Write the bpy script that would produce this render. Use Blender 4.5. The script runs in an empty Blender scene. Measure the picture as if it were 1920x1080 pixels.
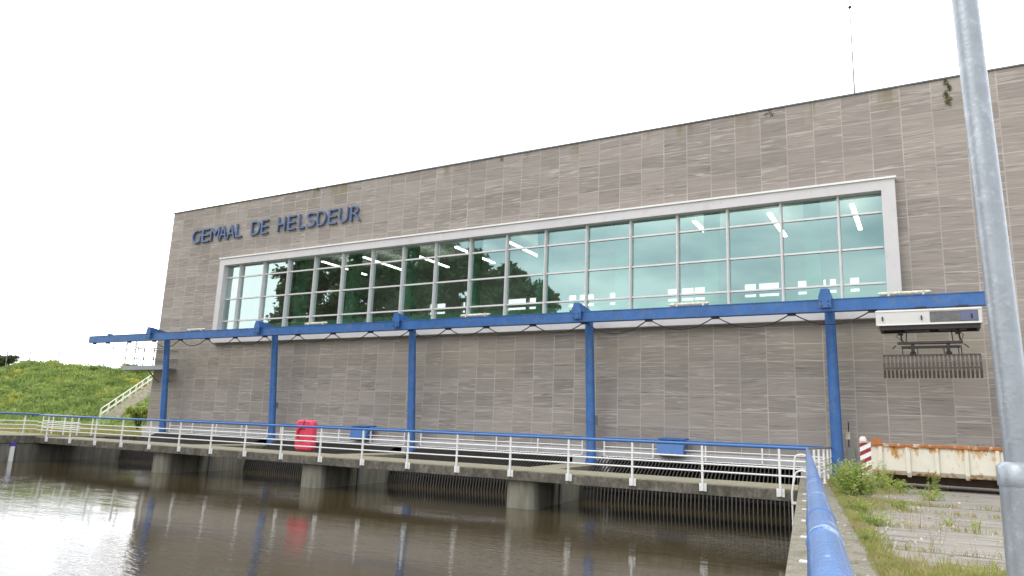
import bpy, math, random
import numpy as np
from mathutils import Vector, Matrix
random.seed(7); rng = np.random.default_rng(7)
sc = bpy.context.scene
col = sc.collection
R_ = math.radians
# ------------------------------------------------------------------ camera
cd = bpy.data.cameras.new('camera'); cam = bpy.data.objects.new('camera', cd); col.objects.link(cam)
cd.sensor_width = 36.0; cd.lens = 36 * 1363 / 1920; cd.clip_start = .05; cd.clip_end = 3000
def _n(v):
    v = np.array(v, float); return v / np.linalg.norm(v)
_X = -_n((-2411, 172, 1363)); _Z = _n((275, -6940, 1363)); _Z = _n(_Z - _X * (_Z @ _X)); _Y = np.cross(_Z, _X)
_R = np.array([_X, _Y, _Z])
cam.matrix_world = Matrix(((_R[0, 0], -_R[0, 1], -_R[0, 2], 0), (_R[1, 0], -_R[1, 1], -_R[1, 2], 0),
                           (_R[2, 0], -_R[2, 1], -_R[2, 2], 1.2), (0, 0, 0, 1)))
sc.camera = cam
# ------------------------------------------------------------------ sky and sun (bright overcast)
SUN_EL, SUN_AZ = 48, 215     # degrees; azimuth clockwise from +Y
w = bpy.data.worlds.new('World'); sc.world = w; w.use_nodes = True
nt = w.node_tree; nt.nodes.clear()
def N(tree, kind, **kw):
    n = tree.nodes.new(kind)
    for k, v in kw.items(): setattr(n, k, v)
    return n
out = N(nt, 'ShaderNodeOutputWorld'); bg = N(nt, 'ShaderNodeBackground'); bg.inputs['Strength'].default_value = 0.1
sky = N(nt, 'ShaderNodeTexSky', sky_type='NISHITA'); sky.sun_disc = False
sky.sun_elevation = R_(SUN_EL); sky.sun_rotation = R_(SUN_AZ)
tc = N(nt, 'ShaderNodeTexCoord'); mp = N(nt, 'ShaderNodeMapping'); mp.inputs['Scale'].default_value = (1.2, 1.2, 3.0)
mp.inputs['Rotation'].default_value = (0.3, 0.2, 0.9)
nz = N(nt, 'ShaderNodeTexNoise'); nz.inputs['Scale'].default_value = 2.0; nz.inputs['Detail'].default_value = 5; nz.inputs['Roughness'].default_value = .5
rp = N(nt, 'ShaderNodeValToRGB')
rp.color_ramp.elements[0].position = .43; rp.color_ramp.elements[0].color = (.44, .50, .56, 1)
rp.color_ramp.elements[1].position = .58; rp.color_ramp.elements[1].color = (1, 1, 1, 1)
ml = N(nt, 'ShaderNodeMix', data_type='RGBA', blend_type='MULTIPLY'); ml.inputs[0].default_value = 1
ml.inputs[7].default_value = (23.5, 23, 23, 1)
mx = N(nt, 'ShaderNodeMix', data_type='RGBA'); mx.inputs[0].default_value = .93
L = nt.links.new
L(tc.outputs['Generated'], mp.inputs['Vector']); L(mp.outputs[0], nz.inputs['Vector']); L(nz.outputs['Fac'], rp.inputs[0])
sx = N(nt, 'ShaderNodeSeparateXYZ'); L(tc.outputs['Generated'], sx.inputs[0])
gr = N(nt, 'ShaderNodeMapRange'); gr.inputs[1].default_value = -.1; gr.inputs[2].default_value = .6; gr.inputs[3].default_value = 1; gr.inputs[4].default_value = 1.7; L(sx.outputs[1], gr.inputs[0])
vs_ = N(nt, 'ShaderNodeVectorMath', operation='SCALE'); L(rp.outputs[0], vs_.inputs[0]); L(gr.outputs[0], vs_.inputs['Scale']); L(vs_.outputs[0], ml.inputs[6]); L(sky.outputs[0], mx.inputs[6]); L(ml.outputs[2], mx.inputs[7])
L(mx.outputs[2], bg.inputs['Color']); L(bg.outputs[0], out.inputs[0])
sd = bpy.data.lights.new('sun', 'SUN'); sd.energy = 1.2; sd.angle = R_(35); sd.color = (1, .96, .9)
so = bpy.data.objects.new('sun', sd); col.objects.link(so)
a = R_(SUN_AZ); e = R_(SUN_EL)
dv = Vector((math.sin(a) * math.cos(e), math.cos(a) * math.cos(e), math.sin(e)))
so.rotation_euler = dv.to_track_quat('Z', 'Y').to_euler(); so.location = (0, -20, 60)
sc.view_settings.view_transform = 'Standard'; sc.view_settings.look = 'None'
sc.view_settings.exposure = 0.0; sc.view_settings.gamma = 1.0
sc.render.engine = 'CYCLES'

# ------------------------------------------------------------------ helpers
org = {}
def setp(o, label=None, cat=None, group=None, kind=None):
    for k, v in (('label', label), ('category', cat), ('group', group), ('kind', kind)):
        if v: o[k] = v
    return o
def thing(name, label, cat, loc=(0, 0, 0), group=None):
    o = bpy.data.objects.new(name, None); col.objects.link(o); o.location = loc; o.empty_display_size = .2
    org[o] = Vector(loc); return setp(o, label, cat, group)
def copy_tree(o, parent=None):
    c = o.copy(); col.objects.link(c)
    if parent: c.parent = parent
    for ch in list(o.children): copy_tree(ch, c)
    return c
class MB:
    def __init__(s): s.v = []; s.f = []; s.mi = []; s.sm = []
    def add(s, vs, fs, smooth=False, mi=0):
        b = len(s.v); s.v += [tuple(v) for v in vs]
        for f in fs: s.f.append([b + i for i in f]); s.sm.append(smooth); s.mi.append(mi)
        return s
    def box(s, x0, x1, y0, y1, z0, z1, mi=0):
        return s.hexa([(x0, y0), (x1, y0), (x1, y1), (x0, y1)], z0, z1, mi)
    def hexa(s, pts, z0, z1, mi=0):
        n = len(pts)
        vs = [(p[0], p[1], z0) for p in pts] + [(p[0], p[1], z1) for p in pts]
        fs = [list(range(n))[::-1], list(range(n, 2 * n))] + [[i, (i + 1) % n, n + (i + 1) % n, n + i] for i in range(n)]
        return s.add(vs, fs, False, mi)
    def prism(s, prof, axis, a0, a1, mi=0):   # prof: 2D points in the two other axes
        def P(p, q):
            return (q, p[0], p[1]) if axis == 0 else ((p[0], q, p[1]) if axis == 1 else (p[0], p[1], q))
        n = len(prof)
        vs = [P(p, a0) for p in prof] + [P(p, a1) for p in prof]
        fs = [list(range(n))[::-1], list(range(n, 2 * n))] + [[i, (i + 1) % n, n + (i + 1) % n, n + i] for i in range(n)]
        return s.add(vs, fs, False, mi)
    def tube(s, pts, r, n=8, caps=True, smooth=True, mi=0):
        pts = [Vector(p) for p in pts]; rs = r if isinstance(r, (list, tuple)) else [r] * len(pts)
        vs = []; k = len(pts)
        d0 = (pts[1] - pts[0]).normalized(); up = Vector((0, 0, 1)) if abs(d0.z) < .9 else Vector((1, 0, 0))
        u = d0.cross(up).normalized()
        for i, p in enumerate(pts):
            d = (pts[min(i + 1, k - 1)] - pts[max(i - 1, 0)]).normalized()
            u = (u - d * u.dot(d)).normalized(); v = d.cross(u)
            for j in range(n):
                t = 2 * math.pi * j / n; vs.append(p + (u * math.cos(t) + v * math.sin(t)) * rs[i])
        fs = [[i * n + j, i * n + (j + 1) % n, (i + 1) * n + (j + 1) % n, (i + 1) * n + j] for i in range(k - 1) for j in range(n)]
        s.add(vs, fs, smooth, mi)
        if caps:
            s.add(vs[:n], [list(range(n))[::-1]], False, mi); s.add(vs[-n:], [list(range(n))], False, mi)
        return s
    def bar(s, p, q, wd, ht, up=(0, 0, 1), mi=0):
        p = Vector(p); q = Vector(q); d = (q - p).normalized(); up = Vector(up)
        if abs(d.dot(up)) > .95: up = Vector((0, 1, 0))
        a = d.cross(up).normalized() * wd / 2; b = a.cross(d).normalized() * ht / 2
        vs = [p - a - b, p + a - b, p + a + b, p - a + b, q - a - b, q + a - b, q + a + b, q - a + b]
        return s.add(vs, [[3, 2, 1, 0], [4, 5, 6, 7], [0, 1, 5, 4], [1, 2, 6, 5], [2, 3, 7, 6], [3, 0, 4, 7]], False, mi)
    def ball(s, c, r, n=10, m=6, sq=(1, 1, 1)):
        vs = []; fs = []
        for i in range(m + 1):
            t = math.pi * i / m
            for j in range(n):
                p = 2 * math.pi * j / n
                vs.append((c[0] + r * sq[0] * math.sin(t) * math.cos(p), c[1] + r * sq[1] * math.sin(t) * math.sin(p), c[2] + r * sq[2] * math.cos(t)))
        for i in range(m):
            for j in range(n): fs.append([i * n + j, (i + 1) * n + j, (i + 1) * n + (j + 1) % n, i * n + (j + 1) % n])
        return s.add(vs, fs, True)
    def build(s, name, mat, parent=None, bevel=0, base=None):
        me = bpy.data.meshes.new(name)
        o0 = org.get(parent, Vector((0, 0, 0))) if parent else (Vector(base) if base else Vector((0, 0, 0)))
        me.from_pydata([(v[0] - o0.x, v[1] - o0.y, v[2] - o0.z) for v in s.v], [], s.f)
        me.polygons.foreach_set('use_smooth', s.sm)
        for m in (mat if isinstance(mat, (list, tuple)) else [mat]): me.materials.append(m)
        me.polygons.foreach_set('material_index', s.mi); me.update()
        o = bpy.data.objects.new(name, me); col.objects.link(o)
        if parent: o.parent = parent; org[o] = org[parent]
        else: o.location = o0; org[o] = o0
        if bevel:
            b = o.modifiers.new('b', 'BEVEL'); b.width = bevel; b.segments = 2; b.limit_method = 'ANGLE'
        return o
def struct(o): o['kind'] = 'structure'; return o
def soup(name, V, F, mat, parent=None, mi=None, base=None, mats=None):
    """numpy quad/tri soup: V (n,3), F (m,k)"""
    me = bpy.data.meshes.new(name); o0 = org.get(parent, Vector((0, 0, 0))) if parent else Vector(base or (0, 0, 0))
    V = np.asarray(V, np.float32) - np.array(o0, np.float32); F = np.asarray(F, np.int32)
    me.vertices.add(len(V)); me.vertices.foreach_set('co', V.ravel())
    k = F.shape[1]; me.loops.add(F.size); me.loops.foreach_set('vertex_index', F.ravel())
    me.polygons.add(len(F)); me.polygons.foreach_set('loop_start', np.arange(len(F), dtype=np.int32) * k)
    me.polygons.foreach_set('loop_total', np.full(len(F), k, np.int32))
    for m in (mats or [mat]): me.materials.append(m)
    if mi is not None: me.polygons.foreach_set('material_index', np.asarray(mi, np.int32))
    me.update(); me.validate()
    o = bpy.data.objects.new(name, me); col.objects.link(o)
    if parent: o.parent = parent; org[o] = org[parent]
    else: o.location = o0; org[o] = Vector(o0)
    return o

# ------------------------------------------------------------------ materials
def mat(name, base=(.5, .5, .5), rough=.6, metal=0., spec=.5, var=0., vscale=3., dirt=None, dscale=1.5, dlo=.5, dhi=.7, bump=0., bscale=20., stretch=(1, 1, 1), coat=0.):
    m = bpy.data.materials.new(name); m.use_nodes = True; t = m.node_tree; b = t.nodes['Principled BSDF']
    b.inputs['Base Color'].default_value = (*base, 1); b.inputs['Roughness'].default_value = rough
    b.inputs['Metallic'].default_value = metal; b.inputs['Specular IOR Level'].default_value = spec
    b.inputs['Coat Weight'].default_value = coat
    g = N(t, 'ShaderNodeNewGeometry'); mp = N(t, 'ShaderNodeMapping'); mp.inputs['Scale'].default_value = stretch
    t.links.new(g.outputs['Position'], mp.inputs['Vector'])
    cur = None
    if var:
        n = N(t, 'ShaderNodeTexNoise'); n.inputs['Scale'].default_value = vscale; n.inputs['Detail'].default_value = 6; n.inputs['Roughness'].default_value = .65
        t.links.new(mp.outputs[0], n.inputs['Vector'])
        r = N(t, 'ShaderNodeMapRange'); r.inputs[1].default_value = .3; r.inputs[2].default_value = .7
        r.inputs[3].default_value = 1 - var; r.inputs[4].default_value = 1 + var; t.links.new(n.outputs['Fac'], r.inputs[0])
        v = N(t, 'ShaderNodeVectorMath', operation='SCALE'); v.inputs[0].default_value = base; t.links.new(r.outputs[0], v.inputs['Scale'])
        cur = v.outputs[0]
    if dirt:
        n = N(t, 'ShaderNodeTexNoise'); n.inputs['Scale'].default_value = dscale; n.inputs['Detail'].default_value = 8; n.inputs['Roughness'].default_value = .7
        t.links.new(mp.outputs[0], n.inputs['Vector'])
        r = N(t, 'ShaderNodeMapRange'); r.inputs[1].default_value = dlo; r.inputs[2].default_value = dhi; t.links.new(n.outputs['Fac'], r.inputs[0])
        x = N(t, 'ShaderNodeMix', data_type='RGBA'); x.inputs[7].default_value = (*dirt, 1)
        if cur: t.links.new(cur, x.inputs[6])
        else: x.inputs[6].default_value = (*base, 1)
        t.links.new(r.outputs[0], x.inputs[0]); cur = x.outputs[2]
    if cur: t.links.new(cur, b.inputs['Base Color'])
    if bump:
        n = N(t, 'ShaderNodeTexNoise'); n.inputs['Scale'].default_value = bscale; n.inputs['Detail'].default_value = 5
        t.links.new(mp.outputs[0], n.inputs['Vector'])
        p = N(t, 'ShaderNodeBump'); p.inputs['Strength'].default_value = bump; p.inputs['Distance'].default_value = .02
        t.links.new(n.outputs['Fac'], p.inputs['Height']); t.links.new(p.outputs[0], b.inputs['Normal'])
    return m
M = {}
BLUE = (.03, .125, .35)
M['blue'] = mat('blue_paint', (.032, .13, .37), .42, var=.2, vscale=2.2, dirt=(.10, .16, .27), dscale=3.5, dlo=.52, dhi=.72, bump=.1, bscale=30)
M['pipe'] = mat('worn_blue_paint', (.11, .24, .53), .24, var=.12, vscale=2, dirt=(.62, .74, .85), dscale=6, dlo=.585, dhi=.66, bump=.15, bscale=60, coat=.3)
M['farpipe'] = mat('railing_blue_paint', (.05, .16, .42), .35, var=.1, vscale=2)
M['white'] = mat('white_paint', (.84, .84, .82), .45, var=.04, vscale=5, dirt=(.55, .5, .42), dscale=9, dlo=.62, dhi=.8)
M['frame'] = mat('pale_grey_cladding', (.62, .605, .61), .5, var=.05, vscale=.8, dirt=(.50, .48, .46), dscale=1.3, dlo=.55, dhi=.8)
M['alu'] = mat('aluminium', (.72, .70, .70), .4, .1, var=.06, vscale=4)
M['dark'] = mat('dark_steel', (.035, .032, .03), .55, .3, var=.25, vscale=8)
M['greysteel'] = mat('grey_steel', (.22, .23, .24), .5, .5, var=.15, vscale=6)
M['brownsteel'] = mat('brown_weathered_steel', (.10, .085, .075), .6, .4, var=.3, vscale=9)
M['galv'] = mat('galvanised_steel', (.33, .36, .39), .42, .55, var=.12, vscale=7, dirt=(.46, .5, .54), dscale=11, dlo=.55, dhi=.72, bump=.12, bscale=45)
M['conc'] = mat('concrete', (.20, .19, .165), .9, var=.25, vscale=2.2, dirt=(.10, .095, .075), dscale=3, dlo=.45, dhi=.68, bump=.6, bscale=25)
M['concside'] = mat('weathered_aggregate_concrete', (.17, .155, .125), .92, var=.55, vscale=9, dirt=(.075, .068, .055), dscale=2.2, dlo=.42, dhi=.66, bump=.8, bscale=50, stretch=(1, 1, .6))
M['conctop'] = mat('mossy_concrete_top', (.30, .275, .20), .95, var=.25, vscale=5, dirt=(.19, .18, .10), dscale=2.6, dlo=.5, dhi=.7, bump=.5, bscale=40)
M['coping'] = mat('coping_concrete', (.30, .275, .22), .95, var=.55, vscale=38, dirt=(.16, .15, .085), dscale=4, dlo=.45, dhi=.68, bump=.9, bscale=90)
M['slab'] = mat('slab_concrete', (.30, .275, .24), .92, var=.2, vscale=3, dirt=(.12, .11, .085), dscale=2.0, dlo=.47, dhi=.66, bump=.5, bscale=14, stretch=(.35, 3.4, 1))
M['pier'] = mat('pier_concrete', (.25, .235, .185), .9, var=.2, vscale=2, dirt=(.13, .135, .10), dscale=1.4, dlo=.42, dhi=.7, bump=.5, bscale=18, stretch=(3, 3, .35))
M['quayside'] = mat('dark_quay_concrete', (.19, .18, .15), .9, var=.2, vscale=2, dirt=(.09, .09, .07), dscale=1.4, dlo=.42, dhi=.7, bump=.5, bscale=18, stretch=(3, 3, .35))
M['lintel'] = mat('pale_concrete_band', (.58, .57, .585), .85, var=.1, vscale=2, dirt=(.36, .34, .32), dscale=2, dlo=.5, dhi=.75)
M['void'] = mat('shaded_channel_concrete', (.05, .048, .04), .95, var=.3, vscale=2)  # concrete darkened to near-black, the shade of the inlet put into its colour
M['rack'] = mat('rack_steel', (.07, .066, .06), .6, .3, var=.3, vscale=6)
M['red'] = mat('pink_red_plastic', (.72, .055, .11), .45, var=.08, vscale=4, dirt=(.75, .2, .25), dscale=4, dlo=.55, dhi=.8)
M['redpaint'] = mat('dark_red_paint', (.30, .02, .035), .5)
M['cream'] = mat('rusting_cream_paint', (.70, .66, .55), .65, var=.08, vscale=3, dirt=(.38, .15, .045), dscale=2.3, dlo=.54, dhi=.66, bump=.15, bscale=12)
def rusty_mat():
    m = mat('rust_streaked_cream_paint', (.72, .68, .57), .6, var=.06, vscale=3, bump=.15, bscale=12); t = m.node_tree; b = t.nodes['Principled BSDF']; l = t.links.new
    g = N(t, 'ShaderNodeNewGeometry'); sp = N(t, 'ShaderNodeSeparateXYZ'); l(g.outputs['Position'], sp.inputs[0])
    mp = N(t, 'ShaderNodeMapping'); mp.inputs['Scale'].default_value = (3.2, 3.2, 1.1); l(g.outputs['Position'], mp.inputs[0])
    n = N(t, 'ShaderNodeTexNoise'); n.inputs['Scale'].default_value = 1.4; n.inputs['Detail'].default_value = 9; n.inputs['Roughness'].default_value = .72; l(mp.outputs[0], n.inputs['Vector'])
    rim = N(t, 'ShaderNodeMapRange'); rim.inputs[1].default_value = .85; rim.inputs[2].default_value = 1.2; rim.inputs[3].default_value = 0; rim.inputs[4].default_value = .17; l(sp.outputs[2], rim.inputs[0])
    bot = N(t, 'ShaderNodeMapRange'); bot.inputs[1].default_value = .55; bot.inputs[2].default_value = .38; bot.inputs[3].default_value = 0; bot.inputs[4].default_value = .12; l(sp.outputs[2], bot.inputs[0])
    a1 = N(t, 'ShaderNodeMath', operation='ADD'); l(n.outputs['Fac'], a1.inputs[0]); l(rim.outputs[0], a1.inputs[1])
    a2 = N(t, 'ShaderNodeMath', operation='ADD'); l(a1.outputs[0], a2.inputs[0]); l(bot.outputs[0], a2.inputs[1])
    f = N(t, 'ShaderNodeMapRange'); f.inputs[1].default_value = .56; f.inputs[2].default_value = .65; l(a2.outputs[0], f.inputs[0])
    rc = N(t, 'ShaderNodeMix', data_type='RGBA'); rc.inputs[6].default_value = (.52, .27, .08, 1); rc.inputs[7].default_value = (.16, .06, .025, 1)
    f2 = N(t, 'ShaderNodeMapRange'); f2.inputs[1].default_value = .66; f2.inputs[2].default_value = .76; l(a2.outputs[0], f2.inputs[0]); l(f2.outputs[0], rc.inputs[0])
    old = b.inputs['Base Color'].links[0].from_socket; x = N(t, 'ShaderNodeMix', data_type='RGBA'); l(old, x.inputs[6]); l(rc.outputs[2], x.inputs[7]); l(f.outputs[0], x.inputs[0]); l(x.outputs[2], b.inputs['Base Color'])
    return m
M['cream'] = rusty_mat()
M['rust'] = mat('rust', (.40, .15, .05), .85, var=.3, vscale=7, dirt=(.62, .50, .36), dscale=3.2, dlo=.52, dhi=.62, bump=.3, bscale=30)
M['rustdark'] = mat('dark_rust', (.055, .035, .025), .9, var=.3, vscale=6)
M['cap'] = mat('zinc_capping', (.15, .16, .17), .5, .4, var=.2, vscale=2)
M['letter'] = mat('blue_letter_face', (.085, .14, .27), .45, var=.15, vscale=3, dirt=(.17, .21, .28), dscale=5, dlo=.5, dhi=.75)
M['tube'] = mat('yellowed_lamp_cover', (.62, .58, .38), .3, var=.2, vscale=9, dirt=(.8, .8, .76), dscale=9, dlo=.45, dhi=.6)
M['cable'] = mat('black_cable', (.025, .025, .028), .6)
M['panel'] = mat('white_machine_panel', (.66, .65, .63), .4, var=.03, vscale=4)
M['smoke'] = mat('smoked_window', (.12, .12, .12), .2, var=.35, vscale=5)
M['bluewin'] = mat('blue_grey_panel', (.12, .14, .24), .3)
M['cablegrey'] = mat('grey_green_cabinet', (.20, .21, .18), .6, var=.1)
M['inwall'] = mat('interior_plaster', (.50, .54, .50), .9)
M['ingreen'] = mat('interior_green_paint', (.28, .52, .36), .7)
M['blind'] = mat('white_blind', (.80, .80, .86), .8)
M['wood'] = mat('white_wood', (.72, .71, .62), .7, var=.12, vscale=4)
M['stone'] = mat('pale_step_stone', (.50, .46, .36), .9, var=.3, vscale=3)
M['soil'] = mat('sandy_ground', (.30, .25, .15), .95, var=.25, vscale=.8, dirt=(.12, .16, .05), dscale=.6, dlo=.45, dhi=.6)
M['ground'] = mat('grassy_ground', (.10, .15, .04), .95, var=.3, vscale=.4)
M['bark'] = mat('bark', (.09, .07, .05), .9, var=.3, vscale=5)
M['dry'] = mat('dry_stem', (.34, .26, .15), .9, var=.3)
M['debris'] = mat('brown_debris', (.12, .10, .06), .9, var=.5, vscale=9)
M['purple'] = mat('purple_paint', (.10, .06, .35), .5)

def foliage(name, c1, c2, c3, s1=.5, s2=.25, t2=.6):
    m = bpy.data.materials.new(name); m.use_nodes = True; t = m.node_tree; b = t.nodes['Principled BSDF']
    g = N(t, 'ShaderNodeNewGeometry'); n = N(t, 'ShaderNodeTexNoise'); n.inputs['Scale'].default_value = s1; n.inputs['Detail'].default_value = 4
    t.links.new(g.outputs['Position'], n.inputs['Vector'])
    r = N(t, 'ShaderNodeMapRange'); r.inputs[1].default_value = .38; r.inputs[2].default_value = .62; t.links.new(n.outputs['Fac'], r.inputs[0])
    x = N(t, 'ShaderNodeMix', data_type='RGBA'); x.inputs[6].default_value = (*c1, 1); x.inputs[7].default_value = (*c2, 1); t.links.new(r.outputs[0], x.inputs[0])
    n2 = N(t, 'ShaderNodeTexNoise'); n2.inputs['Scale'].default_value = s2; n2.inputs['Detail'].default_value = 6; n2.inputs['Roughness'].default_value = .7
    mp = N(t, 'ShaderNodeMapping'); mp.inputs['Location'].default_value = (7, 3, 5); t.links.new(g.outputs['Position'], mp.inputs[0]); t.links.new(mp.outputs[0], n2.inputs['Vector'])
    r2 = N(t, 'ShaderNodeMapRange'); r2.inputs[1].default_value = t2; r2.inputs[2].default_value = t2 + .08; t.links.new(n2.outputs['Fac'], r2.inputs[0])
    y = N(t, 'ShaderNodeMix', data_type='RGBA'); y.inputs[7].default_value = (*c3, 1); t.links.new(x.outputs[2], y.inputs[6]); t.links.new(r2.outputs[0], y.inputs[0])
    t.links.new(y.outputs[2], b.inputs['Base Color']); b.inputs['Roughness'].default_value = .6; b.inputs['Specular IOR Level'].default_value = .3
    tr = N(t, 'ShaderNodeBsdfTranslucent'); t.links.new(y.outputs[2], tr.inputs[0]); ms = N(t, 'ShaderNodeMixShader'); ms.inputs[0].default_value = .3
    t.links.new(b.outputs[0], ms.inputs[1]); t.links.new(tr.outputs[0], ms.inputs[2]); t.links.new(ms.outputs[0], t.nodes['Material Output'].inputs[0])
    return m
M['dike'] = foliage('dike_vegetation', (.18, .27, .07), (.36, .44, .13), (.50, .48, .10), .8, .35, .57)
M['weed'] = foliage('weed_leaves', (.26, .36, .08), (.46, .52, .15), (.55, .53, .18), 2.5, 3, .58)
M['short'] = foliage('short_grass', (.28, .31, .08), (.42, .40, .14), (.40, .32, .18), 3.5, 2.5, .5)
M['tree'] = foliage('tree_leaves', (.07, .10, .045), (.11, .14, .065), (.13, .15, .07), .3, .5, .6)
M['moss'] = foliage('moss', (.13, .14, .04), (.22, .21, .07), (.30, .26, .07), 5, 5, .55)

def facade_mat():
    m = bpy.data.materials.new('veined_stone_cladding'); m.use_nodes = True; t = m.node_tree; b = t.nodes['Principled BSDF']; l = t.links.new
    def mth(op, a, b_=None, c=None, cl=False):
        n = N(t, 'ShaderNodeMath', operation=op); n.use_clamp = cl
        for i, q in enumerate((a, b_, c)):
            if q is None: continue
            if isinstance(q, (int, float)): n.inputs[i].default_value = q
            else: l(q, n.inputs[i])
        return n.outputs[0]
    g = N(t, 'ShaderNodeNewGeometry'); s = N(t, 'ShaderNodeSeparateXYZ'); l(g.outputs['Position'], s.inputs[0])
    xx = mth('ADD', s.outputs[0], s.outputs[1])     # x plus y: works on both faces of the corner
    u = mth('ADD', xx, .32 - 28.7 + 100); v = mth('ADD', mth('DIVIDE', s.outputs[2], .64), -13.76 / .64 + 100)
    fu = mth('FRACT', u); fv = mth('FRACT', v); iu = mth('FLOOR', u); iv = mth('FLOOR', v)
    cmb = N(t, 'ShaderNodeCombineXYZ'); l(iu, cmb.inputs[0]); l(iv, cmb.inputs[1])
    wn = N(t, 'ShaderNodeTexWhiteNoise', noise_dimensions='2D'); l(cmb.outputs[0], wn.inputs['Vector'])
    # veins: stretched noise, shifted and tilted per slab
    ws = N(t, 'ShaderNodeSeparateXYZ'); l(wn.outputs['Color'], ws.inputs[0])
    tilt = mth('MULTIPLY', mth('SUBTRACT', ws.outputs[2], .5), .13)
    zz = mth('ADD', mth('MULTIPLY', s.outputs[2], 20), mth('MULTIPLY', mth('MULTIPLY', xx, tilt), 20))
    c2 = N(t, 'ShaderNodeCombineXYZ'); l(mth('MULTIPLY', xx, .8), c2.inputs[0]); l(zz, c2.inputs[1]); l(mth('MULTIPLY', wn.outputs['Value'], 60), c2.inputs[2])
    n1 = N(t, 'ShaderNodeTexNoise'); n1.inputs['Scale'].default_value = 1; n1.inputs['Detail'].default_value = 5; n1.inputs['Roughness'].default_value = .55; n1.inputs['Distortion'].default_value = .5
    l(c2.outputs[0], n1.inputs['Vector'])
    c3 = N(t, 'ShaderNodeMapping'); c3.inputs['Location'].default_value = (13, 5, 7); c3.inputs['Scale'].default_value = (1.1, .75, 1); l(c2.outputs[0], c3.inputs[0])
    n2 = N(t, 'ShaderNodeTexNoise'); n2.inputs['Scale'].default_value = 1; n2.inputs['Detail'].default_value = 3; n2.inputs['Distortion'].default_value = .8; l(c3.outputs[0], n2.inputs['Vector'])
    strg = mth('ADD', mth('MULTIPLY', ws.outputs[1], .9), .25)
    light = mth('MULTIPLY', mth('MULTIPLY', mth('SUBTRACT', n2.outputs['Fac'], .55), 8, cl=True), strg)
    darkv = mth('MULTIPLY', mth('MULTIPLY', mth('SUBTRACT', .43, n1.outputs['Fac']), 6, cl=True), strg)
    val = mth('ADD', mth('MULTIPLY', mth('SUBTRACT', ws.outputs[0], .5), .24), 1.0)
    val = mth('ADD', val, mth('MULTIPLY', mth('SUBTRACT', n1.outputs['Fac'], .5), .5))
    big = N(t, 'ShaderNodeTexNoise'); big.inputs['Scale'].default_value = .16; big.inputs['Detail'].default_value = 4; l(g.outputs['Position'], big.inputs['Vector'])
    val = mth('MULTIPLY', val, mth('ADD', mth('MULTIPLY', mth('SUBTRACT', big.outputs['Fac'], .5), .4), 1))
    val = mth('MULTIPLY', val, mth('SUBTRACT', 1, mth('MULTIPLY', darkv, .5)))
    sc1 = N(t, 'ShaderNodeVectorMath', operation='SCALE'); sc1.inputs[0].default_value = (.305, .27, .242); l(val, sc1.inputs['Scale'])
    x1 = N(t, 'ShaderNodeMix', data_type='RGBA'); l(sc1.outputs[0], x1.inputs[6]); x1.inputs[7].default_value = (.60, .56, .52, 1); l(mth('MULTIPLY', light, .52), x1.inputs[0])
    # algae tint in a horizontal belt below the window box
    belt = mth('MULTIPLY', mth('SUBTRACT', 1, mth('MULTIPLY', mth('ABSOLUTE', mth('SUBTRACT', s.outputs[2], 4.6)), .75), cl=True), mth('MULTIPLY', mth('SUBTRACT', big.outputs['Fac'], .36), 3, cl=True))
    x2 = N(t, 'ShaderNodeMix', data_type='RGBA'); l(x1.outputs[2], x2.inputs[6]); x2.inputs[7].default_value = (.31, .275, .19, 1); l(mth('MULTIPLY', belt, .5), x2.inputs[0])
    # run-down moss near the parapet
    nm = N(t, 'ShaderNodeTexNoise'); nm.inputs['Scale'].default_value = 1; nm.inputs['Detail'].default_value = 6
    mpm = N(t, 'ShaderNodeMapping'); mpm.inputs['Scale'].default_value = (1.1, 1.1, .25); l(g.outputs['Position'], mpm.inputs[0]); l(mpm.outputs[0], nm.inputs['Vector'])
    mo = mth('MULTIPLY', mth('MULTIPLY', mth('SUBTRACT', nm.outputs['Fac'], .56), 9, cl=True), mth('MULTIPLY', mth('SUBTRACT', s.outputs[2], 13.2), 1.0, cl=True))
    x3 = N(t, 'ShaderNodeMix', data_type='RGBA'); l(x2.outputs[2], x3.inputs[6]); x3.inputs[7].default_value = (.19, .165, .08, 1); l(mth('MULTIPLY', mo, .75), x3.inputs[0])
    # pale joints, some nearly invisible
    ju = mth('GREATER_THAN', mth('ABSOLUTE', mth('SUBTRACT', fu, .5)), .482)
    jv = mth('GREATER_THAN', mth('ABSOLUTE', mth('SUBTRACT', fv, .5)), .475)
    jn = N(t, 'ShaderNodeTexNoise'); jn.inputs['Scale'].default_value = .7; jn.inputs['Detail'].default_value = 2; l(g.outputs['Position'], jn.inputs['Vector'])
    js = mth('ADD', mth('MULTIPLY', mth('SUBTRACT', jn.outputs['Fac'], .45), 2.2, cl=True), .36)
    jf = mth('MAXIMUM', mth('MULTIPLY', ju, js), mth('MULTIPLY', jv, mth('MULTIPLY', js, mth('ADD', mth('MULTIPLY', ws.outputs[2], .7), .6))))
    x4 = N(t, 'ShaderNodeMix', data_type='RGBA'); l(x3.outputs[2], x4.inputs[6]); x4.inputs[7].default_value = (.56, .51, .46, 1); l(mth('MULTIPLY', jf, .8), x4.inputs[0])
    l(x4.outputs[2], b.inputs['Base Color']); b.inputs['Roughness'].default_value = .75
    bp = N(t, 'ShaderNodeBump'); bp.inputs['Strength'].default_value = .35; bp.inputs['Distance'].default_value = .01; l(n1.outputs['Fac'], bp.inputs['Height']); l(bp.outputs[0], b.inputs['Normal'])
    return m
M['facade'] = facade_mat()

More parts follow.
